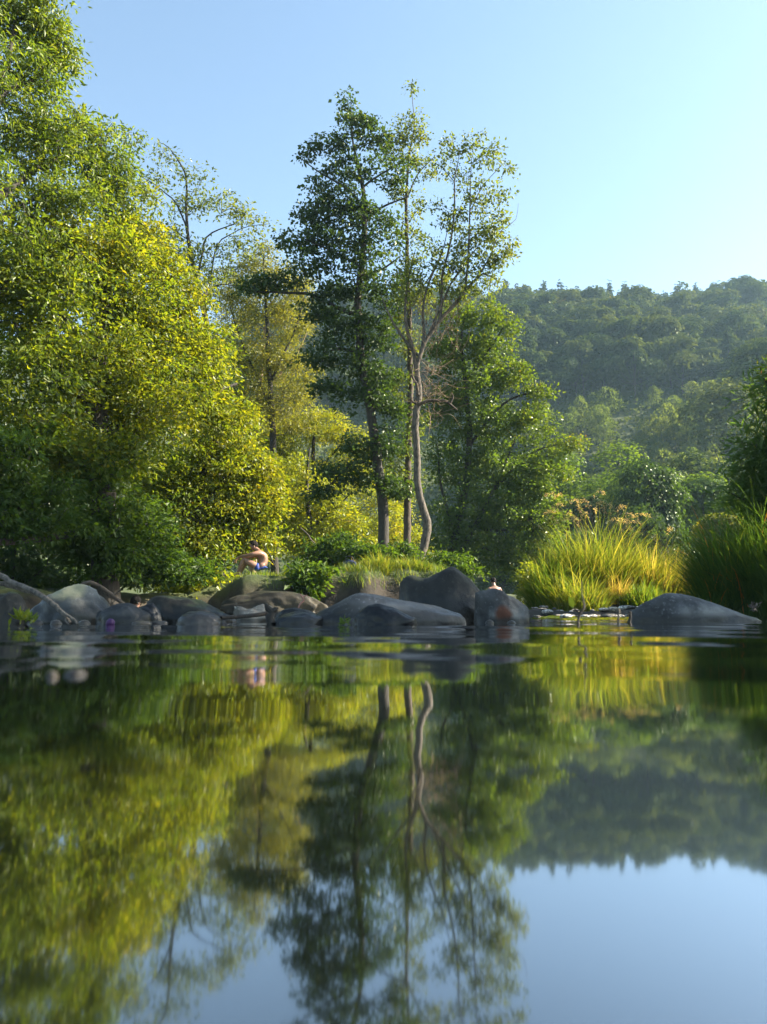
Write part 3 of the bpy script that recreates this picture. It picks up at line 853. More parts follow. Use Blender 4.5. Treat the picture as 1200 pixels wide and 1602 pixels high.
tree('maple_tree', 'low golden maple with branches down to the bank right of the sitting man', 'tree', 26,
     [[(486, 890, .12), (484, 820, .10), (480, 760, .06), (485, 700, .03)], [(484, 830, .05), (530, 790, .03), (550, 770, .015)], [(484, 840, .05), (445, 790, .03), (430, 760, .015)]],
     [(450, 745, 40, 34, 44, .5), (505, 770, 46, 34, 50, .55), (450, 805, 44, 34, 48, .55), (530, 820, 40, 34, 46, .5), (480, 850, 60, 26, 50, .5), (560, 855, 36, 24, 34, .55)],
     M_yel, M_bark, 36, 0.36, 0.45, 0.105, 0.5, 96)
tree('bush', 'bright yellow bush showing between the trunks of the alders', 'bush', 31,
     [[(625, 890, .06), (622, 850, .04), (615, 810, .02)]], [(620, 830, 28, 45, 50, .65), (590, 845, 30, 30, 36, .5), (655, 850, 22, 30, 22, .5)], M_yel, M_bark, 30, 0.3, 0.6, 0.10, 0.5, 8)
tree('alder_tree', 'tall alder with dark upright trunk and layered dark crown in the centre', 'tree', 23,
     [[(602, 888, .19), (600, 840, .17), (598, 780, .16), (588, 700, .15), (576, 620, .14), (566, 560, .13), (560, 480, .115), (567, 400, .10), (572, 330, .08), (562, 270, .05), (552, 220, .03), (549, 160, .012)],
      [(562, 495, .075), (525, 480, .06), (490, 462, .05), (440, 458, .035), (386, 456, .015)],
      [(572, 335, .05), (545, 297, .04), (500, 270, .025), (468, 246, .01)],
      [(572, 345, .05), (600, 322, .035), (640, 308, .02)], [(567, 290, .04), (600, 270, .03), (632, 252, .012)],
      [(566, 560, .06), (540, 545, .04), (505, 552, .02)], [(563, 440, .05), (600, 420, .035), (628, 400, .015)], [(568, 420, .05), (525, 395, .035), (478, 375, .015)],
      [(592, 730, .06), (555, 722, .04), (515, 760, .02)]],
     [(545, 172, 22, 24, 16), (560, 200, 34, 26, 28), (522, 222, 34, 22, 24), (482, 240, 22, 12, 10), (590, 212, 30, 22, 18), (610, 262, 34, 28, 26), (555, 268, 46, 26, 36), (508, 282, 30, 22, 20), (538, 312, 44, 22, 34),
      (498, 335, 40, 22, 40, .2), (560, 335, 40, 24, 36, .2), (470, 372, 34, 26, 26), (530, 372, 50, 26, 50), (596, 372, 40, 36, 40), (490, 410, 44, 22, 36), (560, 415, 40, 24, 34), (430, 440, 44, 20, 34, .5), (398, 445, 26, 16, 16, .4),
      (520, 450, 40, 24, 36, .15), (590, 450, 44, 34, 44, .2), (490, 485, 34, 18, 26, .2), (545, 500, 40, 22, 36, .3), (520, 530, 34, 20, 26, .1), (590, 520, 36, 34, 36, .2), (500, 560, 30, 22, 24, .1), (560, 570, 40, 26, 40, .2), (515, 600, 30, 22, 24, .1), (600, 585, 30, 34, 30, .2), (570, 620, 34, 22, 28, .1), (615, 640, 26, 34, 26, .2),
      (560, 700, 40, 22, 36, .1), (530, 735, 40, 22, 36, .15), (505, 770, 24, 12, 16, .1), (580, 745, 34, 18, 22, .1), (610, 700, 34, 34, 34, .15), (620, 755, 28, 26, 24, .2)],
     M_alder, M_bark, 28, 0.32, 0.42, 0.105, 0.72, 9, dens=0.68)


def dead_twigs(root, base, rng):
    T = Tubes()
    for k in range(120):
        a = P(rng.normal(672, 11), rng.normal(605, 28), 22 + rng.normal() * 0.25)
        d = rng.normal(size=3) * np.array((.30, .25, .30)) + np.array((0.05, 0, 0.12))
        q, rr = resample([a, a + d * 0.6 + rng.normal(size=3) * 0.12, a + d * 1.3], [.007, .005, .002], 0.12)
        T.add(q - base, rr, 3)
    for k in range(110):
        a = P(rng.uniform(640, 720), rng.uniform(470, 560), 22 + rng.normal() * 0.3)
        d = np.array((rng.normal() * .3, rng.normal() * .2, rng.uniform(.3, .8)))
        q, rr = resample([a, a + d * 0.6 + rng.normal(size=3) * 0.08, a + d * 1.2], [.009, .006, .002], 0.15)
        T.add(q - base, rr, 3)
    link('dead_twigs', T.mesh('dead_twigs', M_twig), root)
    T = Tubes()
    for pts in ([(655, 633, .06), (672, 627, .05), (695, 627, .045), (706, 634, .035), (716, 642, .015)], [(704, 632, .03), (709, 622, .02), (707, 614, .008)],
                [(652, 632, .035), (645, 628, .03), (641, 620, .02), (640, 614, .008)], [(654, 618, .05), (652, 602, .04), (645, 588, .03), (646, 570, .02)]):
        q, rr = resample([P(p[0], p[1], 21.9) for p in pts], [p[2] for p in pts], 0.06)
        T.add(q - base, rr, 7)
    link('dead_branch', T.mesh('dead_branch', M_barkbrown), root)


tree('alder_tree', 'gnarled tree with pale crooked trunk and many thin upright limbs', 'tree', 22,
     [[(654, 893, .15), (659, 868, .125), (668, 838, .125), (668, 815, .12), (660, 790, .11), (654, 765, .105), (653, 730, .10), (652, 700, .10), (650, 670, .105), (651, 645, .10), (656, 620, .09), (655, 600, .085), (652, 580, .08), (655, 560, .07), (668, 530, .06), (691, 498, .055), (715, 472, .055), (735, 447, .045), (757, 428, .03), (778, 440, .012)],
      [(652, 580, .07), (646, 545, .06), (636, 510, .045), (634, 470, .035), (640, 430, .02), (650, 390, .01)],
      [(690, 500, .05), (692, 430, .04), (704, 385, .035), (711, 330, .03), (711, 285, .022), (716, 255, .014), (720, 236, .006)],
      [(711, 285, .016), (697, 268, .012), (684, 252, .005)],
      [(728, 452, .04), (733, 400, .035), (735, 340, .025), (736, 290, .018), (738, 246, .006)],
      [(735, 335, .02), (752, 296, .015), (768, 276, .01), (788, 256, .004)],
      [(664, 540, .05), (662, 490, .04), (668, 450, .03), (690, 400, .02), (700, 360, .01)],
      [(745, 437, .03), (765, 405, .022), (783, 362, .014), (806, 345, .008), (811, 318, .003)],
      [(655, 560, .05), (625, 520, .04), (606, 487, .025), (596, 460, .01)],
      [(672, 522, .05), (700, 455, .03), (722, 420, .025), (748, 385, .012)]],
     [(742, 218, 28, 22, 13), (712, 226, 24, 20, 11), (770, 238, 26, 24, 14), (790, 262, 16, 16, 7), (742, 262, 34, 22, 14), (700, 260, 22, 20, 8), (748, 305, 36, 30, 26), (778, 318, 22, 26, 12), (770, 352, 28, 26, 26, .55), (745, 372, 36, 28, 34), (792, 392, 14, 22, 14, .6), (772, 408, 26, 24, 24), (715, 345, 28, 24, 18),
      (690, 330, 22, 26, 10), (725, 410, 34, 28, 28), (690, 400, 30, 34, 20), (745, 450, 40, 22, 26), (700, 455, 36, 28, 22), (655, 420, 26, 40, 20), (625, 440, 22, 34, 18)],
     M_sparse, M_barkpale, 22, 0.27, 0.6, 0.095, 0.62, 10, extra=dead_twigs, rtip=0.0045, step=0.25, dens=0.68)
tree('alder_tree', 'slim straight brown trunk between the dark and the pale one, reaching highest in the middle', 'tree', 24,
     [[(637, 885, .125), (638, 780, .115), (640, 680, .10), (642, 580, .09), (640, 480, .08), (637, 400, .065), (636, 320, .05), (639, 250, .032), (648, 200, .02), (646, 165, .012), (643, 128, .004)],
      [(638, 310, .03), (652, 275, .022), (680, 245, .01)], [(637, 380, .035), (615, 350, .025), (600, 330, .01)], [(640, 470, .035), (668, 440, .025), (690, 400, .01)], [(637, 330, .03), (625, 280, .02), (610, 240, .008)]],
     [(645, 135, 8, 10, 5), (640, 185, 18, 16, 13, .5), (628, 215, 22, 20, 20, .55), (660, 212, 16, 20, 12), (608, 222, 18, 16, 12), (640, 250, 26, 22, 24, .5), (672, 262, 24, 18, 12), (625, 300, 20, 20, 12), (655, 320, 18, 26, 10), (620, 350, 20, 26, 12),
      (660, 380, 26, 30, 20), (630, 420, 26, 26, 20), (655, 465, 30, 26, 30), (620, 490, 22, 26, 20), (690, 430, 24, 26, 14), (640, 540, 22, 30, 22), (628, 600, 26, 36, 30, .2), (645, 660, 22, 36, 28, .15), (622, 715, 26, 30, 28, .2), (640, 755, 22, 20, 16, .2)],
     M_sparse, M_barkbrown, 22, 0.27, 0.6, 0.095, 0.62, 12, rtip=0.0045, step=0.25, dens=0.75)
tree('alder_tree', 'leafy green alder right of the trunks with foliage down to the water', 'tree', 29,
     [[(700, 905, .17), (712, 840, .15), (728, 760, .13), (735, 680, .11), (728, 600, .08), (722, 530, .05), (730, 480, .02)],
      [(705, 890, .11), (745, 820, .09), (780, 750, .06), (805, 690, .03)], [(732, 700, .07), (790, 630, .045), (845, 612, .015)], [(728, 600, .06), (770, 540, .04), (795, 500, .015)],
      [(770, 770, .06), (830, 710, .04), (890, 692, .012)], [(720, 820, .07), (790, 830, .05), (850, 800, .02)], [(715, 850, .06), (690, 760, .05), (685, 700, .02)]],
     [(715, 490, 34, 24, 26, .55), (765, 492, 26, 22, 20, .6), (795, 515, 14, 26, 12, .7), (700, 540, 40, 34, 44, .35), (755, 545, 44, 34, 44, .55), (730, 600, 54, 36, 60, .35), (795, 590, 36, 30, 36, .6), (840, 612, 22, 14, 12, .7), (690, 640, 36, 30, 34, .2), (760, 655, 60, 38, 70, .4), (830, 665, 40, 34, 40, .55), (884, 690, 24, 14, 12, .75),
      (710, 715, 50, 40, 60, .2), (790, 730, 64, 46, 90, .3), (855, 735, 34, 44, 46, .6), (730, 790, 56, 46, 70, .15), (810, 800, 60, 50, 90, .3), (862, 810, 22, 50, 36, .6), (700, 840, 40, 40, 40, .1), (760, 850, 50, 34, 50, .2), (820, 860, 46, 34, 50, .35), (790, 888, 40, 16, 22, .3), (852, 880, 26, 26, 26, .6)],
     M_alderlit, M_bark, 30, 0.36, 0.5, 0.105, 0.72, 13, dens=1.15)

tree('hazel_tree', 'tree far back at the lower left edge with leaves darkened to stand for shade', 'tree', 27,
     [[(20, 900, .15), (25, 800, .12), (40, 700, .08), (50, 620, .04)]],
     [(0, 700, 90, 60, 60, .2), (90, 740, 80, 60, 60, .2), (-60, 800, 90, 60, 60, .1), (50, 830, 110, 60, 80, .1), (180, 800, 80, 70, 70, .15), (120, 890, 130, 28, 60, .05), (-20, 890, 90, 30, 50, .05)], M_alder, M_bark, 30, 0.45, 0.5, .12, .55, 91)  # darker alder leaves put the hollow's shade into the colour
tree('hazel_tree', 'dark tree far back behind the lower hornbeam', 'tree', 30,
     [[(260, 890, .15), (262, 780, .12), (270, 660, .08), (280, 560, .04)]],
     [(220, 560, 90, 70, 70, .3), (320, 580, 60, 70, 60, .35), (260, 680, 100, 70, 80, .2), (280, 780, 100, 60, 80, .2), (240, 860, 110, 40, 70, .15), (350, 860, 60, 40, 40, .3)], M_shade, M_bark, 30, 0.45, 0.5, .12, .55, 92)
# bank shrubs
SH = [('leafy shrub with sunlit yellow leaves below the sitting man', 318, 912, 44, 22, 16.4, 40, M_yel, .3, .105),
      ('bright leafy bush hanging over the bank left of the sitting man', 270, 915, 50, 22, 17.0, 36, M_yel, .35, .105),
      ('broad leaved herb clump right of the sitting man on the bank edge', 476, 899, 30, 14, 16.6, 28, M_shade, .6, .10),
      ('pale leaved plant at the dark hollow right of the fallen log', 490, 908, 34, 20, 16.3, 34, M_shade, .55, .14),
      ('low dark bush under the bag beside the tall alder', 520, 862, 40, 26, 19.6, 44, M_shade, .3, .11),
      ('small dark bush at the foot of the tall alder', 575, 868, 34, 22, 19.2, 36, M_shade, .35, .11),
      ('small bush between the slim trunk and the pale trunk', 628, 868, 24, 18, 19.8, 26, M_shade, .45, .11),
      ('low leafy shrub right of the pale crooked trunk', 705, 884, 40, 20, 19.5, 40, M_shade, .5, .11),
      ('low yellow green shrub at the left end of the golden grass', 838, 908, 22, 26, 18.5, 34, M_yel, .45, .1),
      ('shrub with leaves coloured dark as shade above the pale left boulder', 120, 900, 80, 26, 15.6, 50, M_alder, .0, .10),  # leaf colour darkened to stand for the shade here
      ('added shrub coloured dark as the shade of the hollow at the left edge', 20, 885, 90, 44, 14.2, 90, M_alder, .0, .10)]  # added to fill the hollow; its dark leaves paint the shade
for k, (lab, px, py, rx, ry, D, nn, mt, tt_, ll) in enumerate(SH):
    tree('shrub', lab, 'shrub', D, [[(px, py + ry + 6, .03), (px + 2, py, .02), (px + 4, py - ry * .6, .008)], [(px, py + ry, .02), (px - rx * .6, py, .008)], [(px, py + ry, .02), (px + rx * .6, py, .008)]],
         [(px, py, rx, ry, nn, tt_), (px - rx * .3, py + ry * .6, rx * .7, ry * .6, nn // 3, tt_ * .7)], mt, M_bark, 26, 0.24, 0.6, ll, 0.5, 200 + k, step=0.15)

# willow at the right edge, with shoots of long narrow leaves
tree('willow_tree', 'willow with long narrow leaves and reddish tips at the right edge', 'tree', 10,
     [[(1420, 930, .16), (1400, 800, .14), (1390, 600, .12), (1400, 400, .09), (1420, 150, .05)], [(1395, 760, .07), (1300, 680, .05), (1230, 620, .03), (1190, 590, .01)], [(1398, 800, .06), (1290, 760, .045), (1190, 700, .02), (1160, 690, .008)], [(1400, 820, .05), (1280, 820, .035), (1180, 790, .012), (1140, 770, .006)],
      [(1390, 600, .07), (1500, 400, .05), (1600, 200, .03)], [(1392, 560, .07), (1300, 350, .04), (1290, 150, .02)], [(1400, 700, .07), (1560, 600, .05), (1700, 450, .03)]],
     [(1212, 640, 26, 50, 16, .45), (1190, 705, 28, 36, 18, .5), (1235, 720, 46, 60, 36, .35), (1178, 765, 34, 26, 24, .35), (1230, 800, 50, 40, 46, .1), (1205, 585, 12, 14, 4, .95), (1310, 640, 80, 120, 45, .3), (1310, 790, 80, 90, 70, .2),
      (1320, 430, 60, 120, 20, .3), (1420, 600, 120, 150, 24, .3), (1440, 300, 140, 180, 25, .3), (1600, 300, 150, 200, 15, .3), (1570, 620, 150, 180, 30, .3), (1360, 60, 110, 120, 60, .3), (1560, 40, 150, 130, 70, .3)],
     M_willow, M_bark, 34, 0.26, 0.8, 0.15, 0.17, 14, droop=0.1, lift=0.18, rtip=0.004)

tree('willow_tree', 'second willow on the right bank, nearer the camera', 'tree', 5.2,
     [[(2640, 960, .16), (2600, 600, .13), (2560, 200, .1), (2600, -200, .06)], [(2600, 560, .07), (2300, 200, .04), (2250, -100, .02)], [(2590, 500, .07), (2850, 100, .04), (2900, -200, .02)]],
     [(2350, 350, 330, 330, 150, .3), (2550, -60, 400, 330, 170, .3), (2750, 300, 330, 330, 130, .3), (2450, -450, 400, 300, 150, .3), (2800, -250, 350, 300, 120, .3), (2500, 620, 300, 160, 90, .3)],
     M_willow, M_bark, 40, 0.30, 0.8, 0.15, 0.22, 15, droop=0.1, lift=0.18, depth=1.1, dens=.8)

tree('added_shade_tree', 'unseen tree added on the right bank so its high crown shades the lower left', 'tree', 14.6,  # added out of view; crown placed to shade the lower left hollow
     [[(1600, 930, .26), (1595, 500, .22), (1590, 200, .16), (1590, 0, .07)], [(1592, 250, .08), (1480, 120, .05), (1420, 60, .02)], [(1592, 220, .08), (1720, 80, .05), (1780, 20, .02)]],
     [(1500, -60, 170, 130, 100, .3), (1620, -40, 200, 140, 120, .3), (1720, -90, 170, 130, 70, .3)],
     M_alder, M_bark, 34, 0.40, 0.6, 0.11, 0.7, 16, depth=1.0)

# ------------------------------------------------------------------ tall grass
def blades(base_pts, length, width, rng, lean=None, arc=0.9, segs=5):
    k = len(base_pts)
    az = rng.uniform(0, 6.28, k)
    d = np.stack([np.cos(az), np.sin(az), np.zeros(k)], -1)
    if lean is not None: d = unit(d * 0.8 + lean)
    L = length * rng.uniform(0.55, 1.15, k)
    th0 = rng.uniform(0.02, 0.45, k)                      # tilt from upright at the base
    bend = arc * rng.uniform(0.3, 1.5, k)
    side = np.cross(d, np.array((0, 0, 1.0)))
    side = unit(side + d * rng.normal(size=(k, 1)) * 0.7)
    p = base_pts.copy()
    rows = []
    for s in range(segs + 1):
        f = s / segs
        w = width * (1 - f ** 1.6) * (0.6 + 0.8 * min(f * 3, 1)) * 0.5 + 0.0008
        rows.append((p - side * w, p + side * w))
        th = th0 + bend * f ** 1.5
        p = p + (d * np.sin(th)[:, None] + np.array((0, 0, 1.0)) * np.cos(th)[:, None]) * (L / segs)[:, None]
    V = np.stack([q for r in rows for q in r], 1)          # k, 2*(segs+1), 3
    nvp = V.shape[1]
    F = []
    for s in range(segs):
        q = np.arange(k)[:, None] * nvp
        F.append(q + np.array([[2 * s, 2 * s + 1, 2 * s + 3, 2 * s + 2]]))
    return V.reshape(-1, 3), np.concatenate(F), nvp, p


def tussock(name, label, px, base_py, D, rx, ry, count, length, width, mat, seed, tint, arc=0.9, lean=None, heads=0, cat='tall grass', zoff=0.0):
    rng = np.random.default_rng(seed)
    count = int(count * 1.5)
    c = P(px, base_py, D)
    gx, gy = c[0], D
    a = rng.uniform(0, 6.28, count); r = np.sqrt(rng.uniform(0, 1, count))
    bx, by = r * np.cos(a) * rx, r * np.sin(a) * ry
    bz = ground_z(gx + bx, gy + by)
    z0 = float(ground_z(gx, gy)) + zoff
    pts = np.stack([bx, by, np.maximum(bz, -0.02) - z0 - 0.02], -1)
    out = np.stack([bx / rx, by / ry, np.zeros(count)], -1) * 0.9
    if lean is not None: out = out + np.asarray(lean)
    Ls = length * (1.0 - 0.45 * r ** 2) * np.clip(rng.normal(1, .16, count), .4, 1.4)
    width = width * 0.95
    out = out + rng.normal(size=out.shape) * np.array((.5, .5, 0))
    V, F, nvp, tips = blades(pts, Ls, width, rng, lean=out, arc=arc)
    root = empty(name, (gx, gy, z0), label, cat)
    tt = np.clip(rng.normal(tint, 0.24, count), 0, 1)
    link('blades', mesh_np('blades', V, F, mat, smooth=True, attr=np.repeat(tt, nvp)), root)
    if heads:
        T = Tubes()
        for k in range(heads):
            p = pts[rng.integers(count)] * 0.7
            hgt = length * rng.uniform(1.0, 1.4)
            sw = np.array((rng.normal() * .18 + (-0.18 if k % 3 else 0.25), rng.normal() * .15, 0)) * length
            q, rr = resample([p, p + sw * .25 + np.array((0, 0, hgt * .6)), p + sw * .8 + np.array((0, 0, hgt * .97)), p + sw * 1.25 + np.array((0, 0, hgt * .96))], [.004, .003, .002, .0012], 0.08)
            T.add(q, rr, 3)
            m_ = 34
            f_ = rng.uniform(len(q) - 4, len(q) - 1, m_); i_ = f_.astype(int)
            pp = q[i_] + (q[np.minimum(i_ + 1, len(q) - 1)] - q[i_]) * (f_ - i_)[:, None] + rng.normal(size=(m_, 3)) * 0.014
            lv, lf = leaf_geo(pp - q[-2], rng.normal(size=(m_, 3)) * .5 + np.array((sw[0], sw[1], -.2)), rng.normal(size=(m_, 3)), np.full(m_, .05), np.full(m_, .011))
            link('seed_head', mesh_np('seed_head', lv, lf, M_seed, smooth=False, attr=rng.random(len(lv))), root, q[-2])
        link('stalks', T.mesh('stalks', M_twig), root)
    return root


tussock('grass_clump', 'green tall grass clump at the left end of the small island', 868, 948, 12.9, .42, .45, 1500, 1.05, .011, M_grassG, 1, .55, arc=1.3)
tussock('grass_clump', 'tallest grass clump with seed heads in the middle of the island', 930, 948, 13.4, .66, .6, 3000, 1.42, .010, M_grassY, 2, .26, arc=1.25, heads=24)
tussock('grass_clump', 'arching green and cream grass clump leaning over the water on the island', 905, 948, 12.3, .40, .3, 900, .85, .012, M_grassG, 3, .75, arc=1.5)
tussock('grass_clump', 'golden yellow grass clump right of the tallest one on the island', 1000, 948, 13.6, .66, .55, 2600, 1.12, .010, M_grassY, 4, .5, arc=1.4, heads=8)
tussock('grass_clump', 'low yellow grass clump at the right end of the island', 1070, 946, 13.8, .55, .5, 1900, .95, .010, M_grassY, 5, .55, arc=1.5)
tussock('grass_clump', 'pinkish dry grass tuft low on the front of the island', 966, 946, 12.7, .16, .12, 300, .55, .008, M_grassY, 6, 1.0)
tussock('grass_clump', 'short bright green grass tuft at the waterline of the island behind the right rock', 1010, 950, 12.5, .4, .2, 700, .42, .012, M_grassG, 7, .5)
tussock('reed_clump', 'dark green tall grass clump on the shaded right bank', 1165, 950, 9.8, .5, .5, 2600, 1.48, .013, M_willow, 8, .5, arc=1.2, cat='reeds')
tussock('reed_clump', 'dark reed clump at the right edge under the willow', 1240, 950, 9.4, .5, .5, 2200, 1.5, .013, M_willow, 9, .5, arc=1.2, cat='reeds')
tussock('reed_clump', 'low arching dark grass at the left foot of the right bank', 1118, 948, 9.6, .28, .25, 700, .62, .012, M_willow, 10, .45, arc=1.6, cat='reeds')

# short turf on the bank tops (nobody could count it)
rng = np.random.default_rng(21)
N = 26000
tx, ty = rng.uniform(-4.6, 2.0, N), rng.uniform(15.3, 21.5, N)
tz = ground_z(tx, ty)
patch = np.sin(tx * 2.1 + 1) * np.sin(ty * 1.7 + tx) + rng.normal(size=N) * 0.5
ok = (tz > 0.55) & ((patch > 0.1) | ((tx > -.9) & (tx < 1.7)))
base = np.stack([tx, ty, tz - 0.01], -1)[ok]
ln = np.where((base[:, 0] > -1.0) & (base[:, 0] < 1.8), 0.24, 0.15)
V, F, nvp, _ = blades(base, ln, 0.007, rng, arc=1.1, segs=3)
tag(link('grass', mesh_np('grass', V, F, M_grassG, smooth=True, attr=np.repeat(np.clip(rng.normal(.6, .2, len(base)), 0, 1), nvp))), 'short sunlit grass on top of the river bank', 'grass', kind='stuff')
tussock('grass_tuft', 'bright grass tuft hanging over the edge of the bank in the middle', 590, 893, 16.9, .35, .25, 900, .42, .008, M_grassG, 31, .75, arc=1.5, cat='grass tuft')
tussock('grass_tuft', 'dry orange grass tuft beside the dark blue bag', 556, 888, 18.2, .06, .06, 120, .36, .008, M_grassY, 32, 1.0, arc=.5, cat='grass tuft')
tussock('grass_tuft', 'bright grass tuft on the bank edge left of the big dark boulder', 640, 893, 17.2, .5, .25, 900, .34, .008, M_grassG, 33, .7, arc=1.4, cat='grass tuft')

# ------------------------------------------------------------------ boulders
def boulder(name, label, px, py_top, py_bot, half_w, D, mat, seed, prof=None, depth=1.0, rough=0.10, cat='boulder', sink=0.5, lean=0.0, sub=5, group=None):
    """A river-worn stone. prof: optional (u, height) outline seen from the stream, u from -1 to 1."""
    s = D / FPX
    base = P(px, 970, D); base[2] = 0.0
    h = P(px, py_top, D)[2]
    w = half_w * s
    import bmesh
    bm = bmesh.new()
    bmesh.ops.create_icosphere(bm, subdivisions=sub, radius=1.0)
    off = Vector((seed * 3.7, seed * 1.3, seed * 2.1))
    if prof:
        pu = np.linspace(-1.3, 1.3, 261)
        ph = np.interp(pu, [p[0] for p in prof], [p[1] for p in prof])
        kr = np.exp(-0.5 * (np.arange(-30, 31) / 7.0) ** 2)
        ph = np.convolve(np.pad(ph, 30, mode='edge'), kr / kr.sum(), 'valid')
    for v in bm.verts:
        d = v.co.copy()
        f = 1 + rough * (mnoise.noise(d * 1.6 + off) * 1.3 + mnoise.noise(d * 3.7 + off) * 0.55 + mnoise.noise(d * 9 + off) * 0.22 + mnoise.noise(d * 21 + off) * 0.07)
        q = d * f
        x, y, z = q.x, q.y, q.z
        if prof:
            hp = np.interp(max(-1, min(1, x)), pu, ph)
            env = math.sqrt(max(0.02, 1 - min(1, abs(x)) ** 2))
            zz = z / max(env, 0.35) if z > 0 else z
            z = min(zz, 1.06) * hp if z > 0 else z * 0.8
        # stones stand a little proud on a flattened base
        z = z * h if z > 0 else z * h * sink
        v.co = (x * w + lean * z, y * w * depth * 0.7, z)
    for v in bm.verts: v.co.z -= 0.0
    me = bpy.data.meshes.new(name)
    bm.to_mesh(me); bm.free()
    me.polygons.foreach_set('use_smooth', np.ones(len(me.polygons), dtype=bool))
    me.materials.append(mat)
    o = link(name, me, None, base)
    return tag(o, label, cat, group)


def wp(px, py, D):
    return tuple(float(c) for c in P(px, py, D))


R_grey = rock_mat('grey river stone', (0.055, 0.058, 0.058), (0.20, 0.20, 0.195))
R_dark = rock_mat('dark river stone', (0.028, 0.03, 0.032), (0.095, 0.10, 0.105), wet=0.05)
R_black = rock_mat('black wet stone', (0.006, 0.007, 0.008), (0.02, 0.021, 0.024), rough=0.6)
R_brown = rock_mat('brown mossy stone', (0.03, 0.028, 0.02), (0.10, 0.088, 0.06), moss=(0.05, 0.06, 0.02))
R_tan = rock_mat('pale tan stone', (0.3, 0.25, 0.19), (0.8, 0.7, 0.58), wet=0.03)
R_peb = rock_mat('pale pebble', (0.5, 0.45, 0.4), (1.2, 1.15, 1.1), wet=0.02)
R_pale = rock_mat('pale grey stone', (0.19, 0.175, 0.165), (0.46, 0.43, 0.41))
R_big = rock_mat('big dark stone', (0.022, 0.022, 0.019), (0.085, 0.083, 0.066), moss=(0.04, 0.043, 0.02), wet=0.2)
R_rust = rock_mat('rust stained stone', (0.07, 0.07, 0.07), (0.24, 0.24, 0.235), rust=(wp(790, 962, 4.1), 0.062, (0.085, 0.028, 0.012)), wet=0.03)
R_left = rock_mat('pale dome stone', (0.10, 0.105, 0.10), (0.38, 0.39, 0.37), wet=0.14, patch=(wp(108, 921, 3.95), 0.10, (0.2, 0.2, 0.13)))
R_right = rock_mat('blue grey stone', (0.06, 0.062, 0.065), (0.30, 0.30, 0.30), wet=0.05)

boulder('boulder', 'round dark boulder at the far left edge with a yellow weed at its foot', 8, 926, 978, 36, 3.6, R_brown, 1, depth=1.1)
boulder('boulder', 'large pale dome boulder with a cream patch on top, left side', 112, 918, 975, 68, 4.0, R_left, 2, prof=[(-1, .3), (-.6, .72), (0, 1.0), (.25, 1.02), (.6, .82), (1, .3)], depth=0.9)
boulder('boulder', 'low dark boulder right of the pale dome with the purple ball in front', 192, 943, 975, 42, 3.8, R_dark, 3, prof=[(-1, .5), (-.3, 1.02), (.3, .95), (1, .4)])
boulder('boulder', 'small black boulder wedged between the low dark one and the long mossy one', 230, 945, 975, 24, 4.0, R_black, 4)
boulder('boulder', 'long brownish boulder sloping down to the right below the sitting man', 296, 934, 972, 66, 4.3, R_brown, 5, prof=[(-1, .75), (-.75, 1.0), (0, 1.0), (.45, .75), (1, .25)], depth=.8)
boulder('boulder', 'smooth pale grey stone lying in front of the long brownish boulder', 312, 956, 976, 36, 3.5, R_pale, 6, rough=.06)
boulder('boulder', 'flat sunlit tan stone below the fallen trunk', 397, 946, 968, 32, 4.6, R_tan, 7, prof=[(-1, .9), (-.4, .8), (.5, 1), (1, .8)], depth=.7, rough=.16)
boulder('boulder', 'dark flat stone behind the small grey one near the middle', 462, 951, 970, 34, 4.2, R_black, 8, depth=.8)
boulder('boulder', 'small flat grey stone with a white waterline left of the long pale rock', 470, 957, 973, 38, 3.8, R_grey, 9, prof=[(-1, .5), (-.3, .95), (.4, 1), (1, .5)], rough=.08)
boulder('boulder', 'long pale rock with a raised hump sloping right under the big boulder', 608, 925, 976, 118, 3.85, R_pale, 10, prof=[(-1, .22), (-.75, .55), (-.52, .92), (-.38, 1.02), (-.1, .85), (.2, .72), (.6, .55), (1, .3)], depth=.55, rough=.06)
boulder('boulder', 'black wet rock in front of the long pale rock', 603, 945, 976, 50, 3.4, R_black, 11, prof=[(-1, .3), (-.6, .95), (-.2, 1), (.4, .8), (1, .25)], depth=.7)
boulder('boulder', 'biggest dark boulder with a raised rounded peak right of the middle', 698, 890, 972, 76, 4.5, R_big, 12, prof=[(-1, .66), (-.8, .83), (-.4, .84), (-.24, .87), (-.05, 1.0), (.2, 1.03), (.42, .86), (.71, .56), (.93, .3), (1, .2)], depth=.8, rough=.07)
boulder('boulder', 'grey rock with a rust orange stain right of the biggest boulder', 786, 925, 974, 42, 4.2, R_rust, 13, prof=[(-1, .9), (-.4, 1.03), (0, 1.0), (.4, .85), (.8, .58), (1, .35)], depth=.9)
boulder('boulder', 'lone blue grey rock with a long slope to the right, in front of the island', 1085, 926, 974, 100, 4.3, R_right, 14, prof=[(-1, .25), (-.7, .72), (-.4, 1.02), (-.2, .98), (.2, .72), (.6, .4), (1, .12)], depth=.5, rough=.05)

# small stones at the waterline
small = [(132, 973, 7, 5, 3.6, R_tan, 'tiny pale stone under the pale dome boulder'), (88, 974, 7, 5, 3.4, R_tan, 'tiny yellowish stone under the driftwood tip'),
         (55, 970, 10, 6, 3.5, R_pale, 'small pale stone between the two left boulders'), (222, 970, 12, 4, 3.7, R_tan, 'flat pale stone right of the purple ball'),
         (248, 971, 12, 4, 3.9, R_pale, 'flat grey stone under the small black boulder'), (355, 967, 12, 8, 4.4, R_tan, 'brown stone at the right tip of the long brownish boulder'),
         (505, 953, 8, 6, 4.5, R_tan, 'small tan stone left of the long pale rock'), (551, 971, 9, 6, 3.5, R_pale, 'small pale stone left of the black wet rock'),
         (766, 971, 5, 5, 3.9, R_tan, 'small white stone between the biggest boulder and the rust stained rock'), (800, 970, 5, 4, 4.0, R_tan, 'small white stone under the rust stain')]
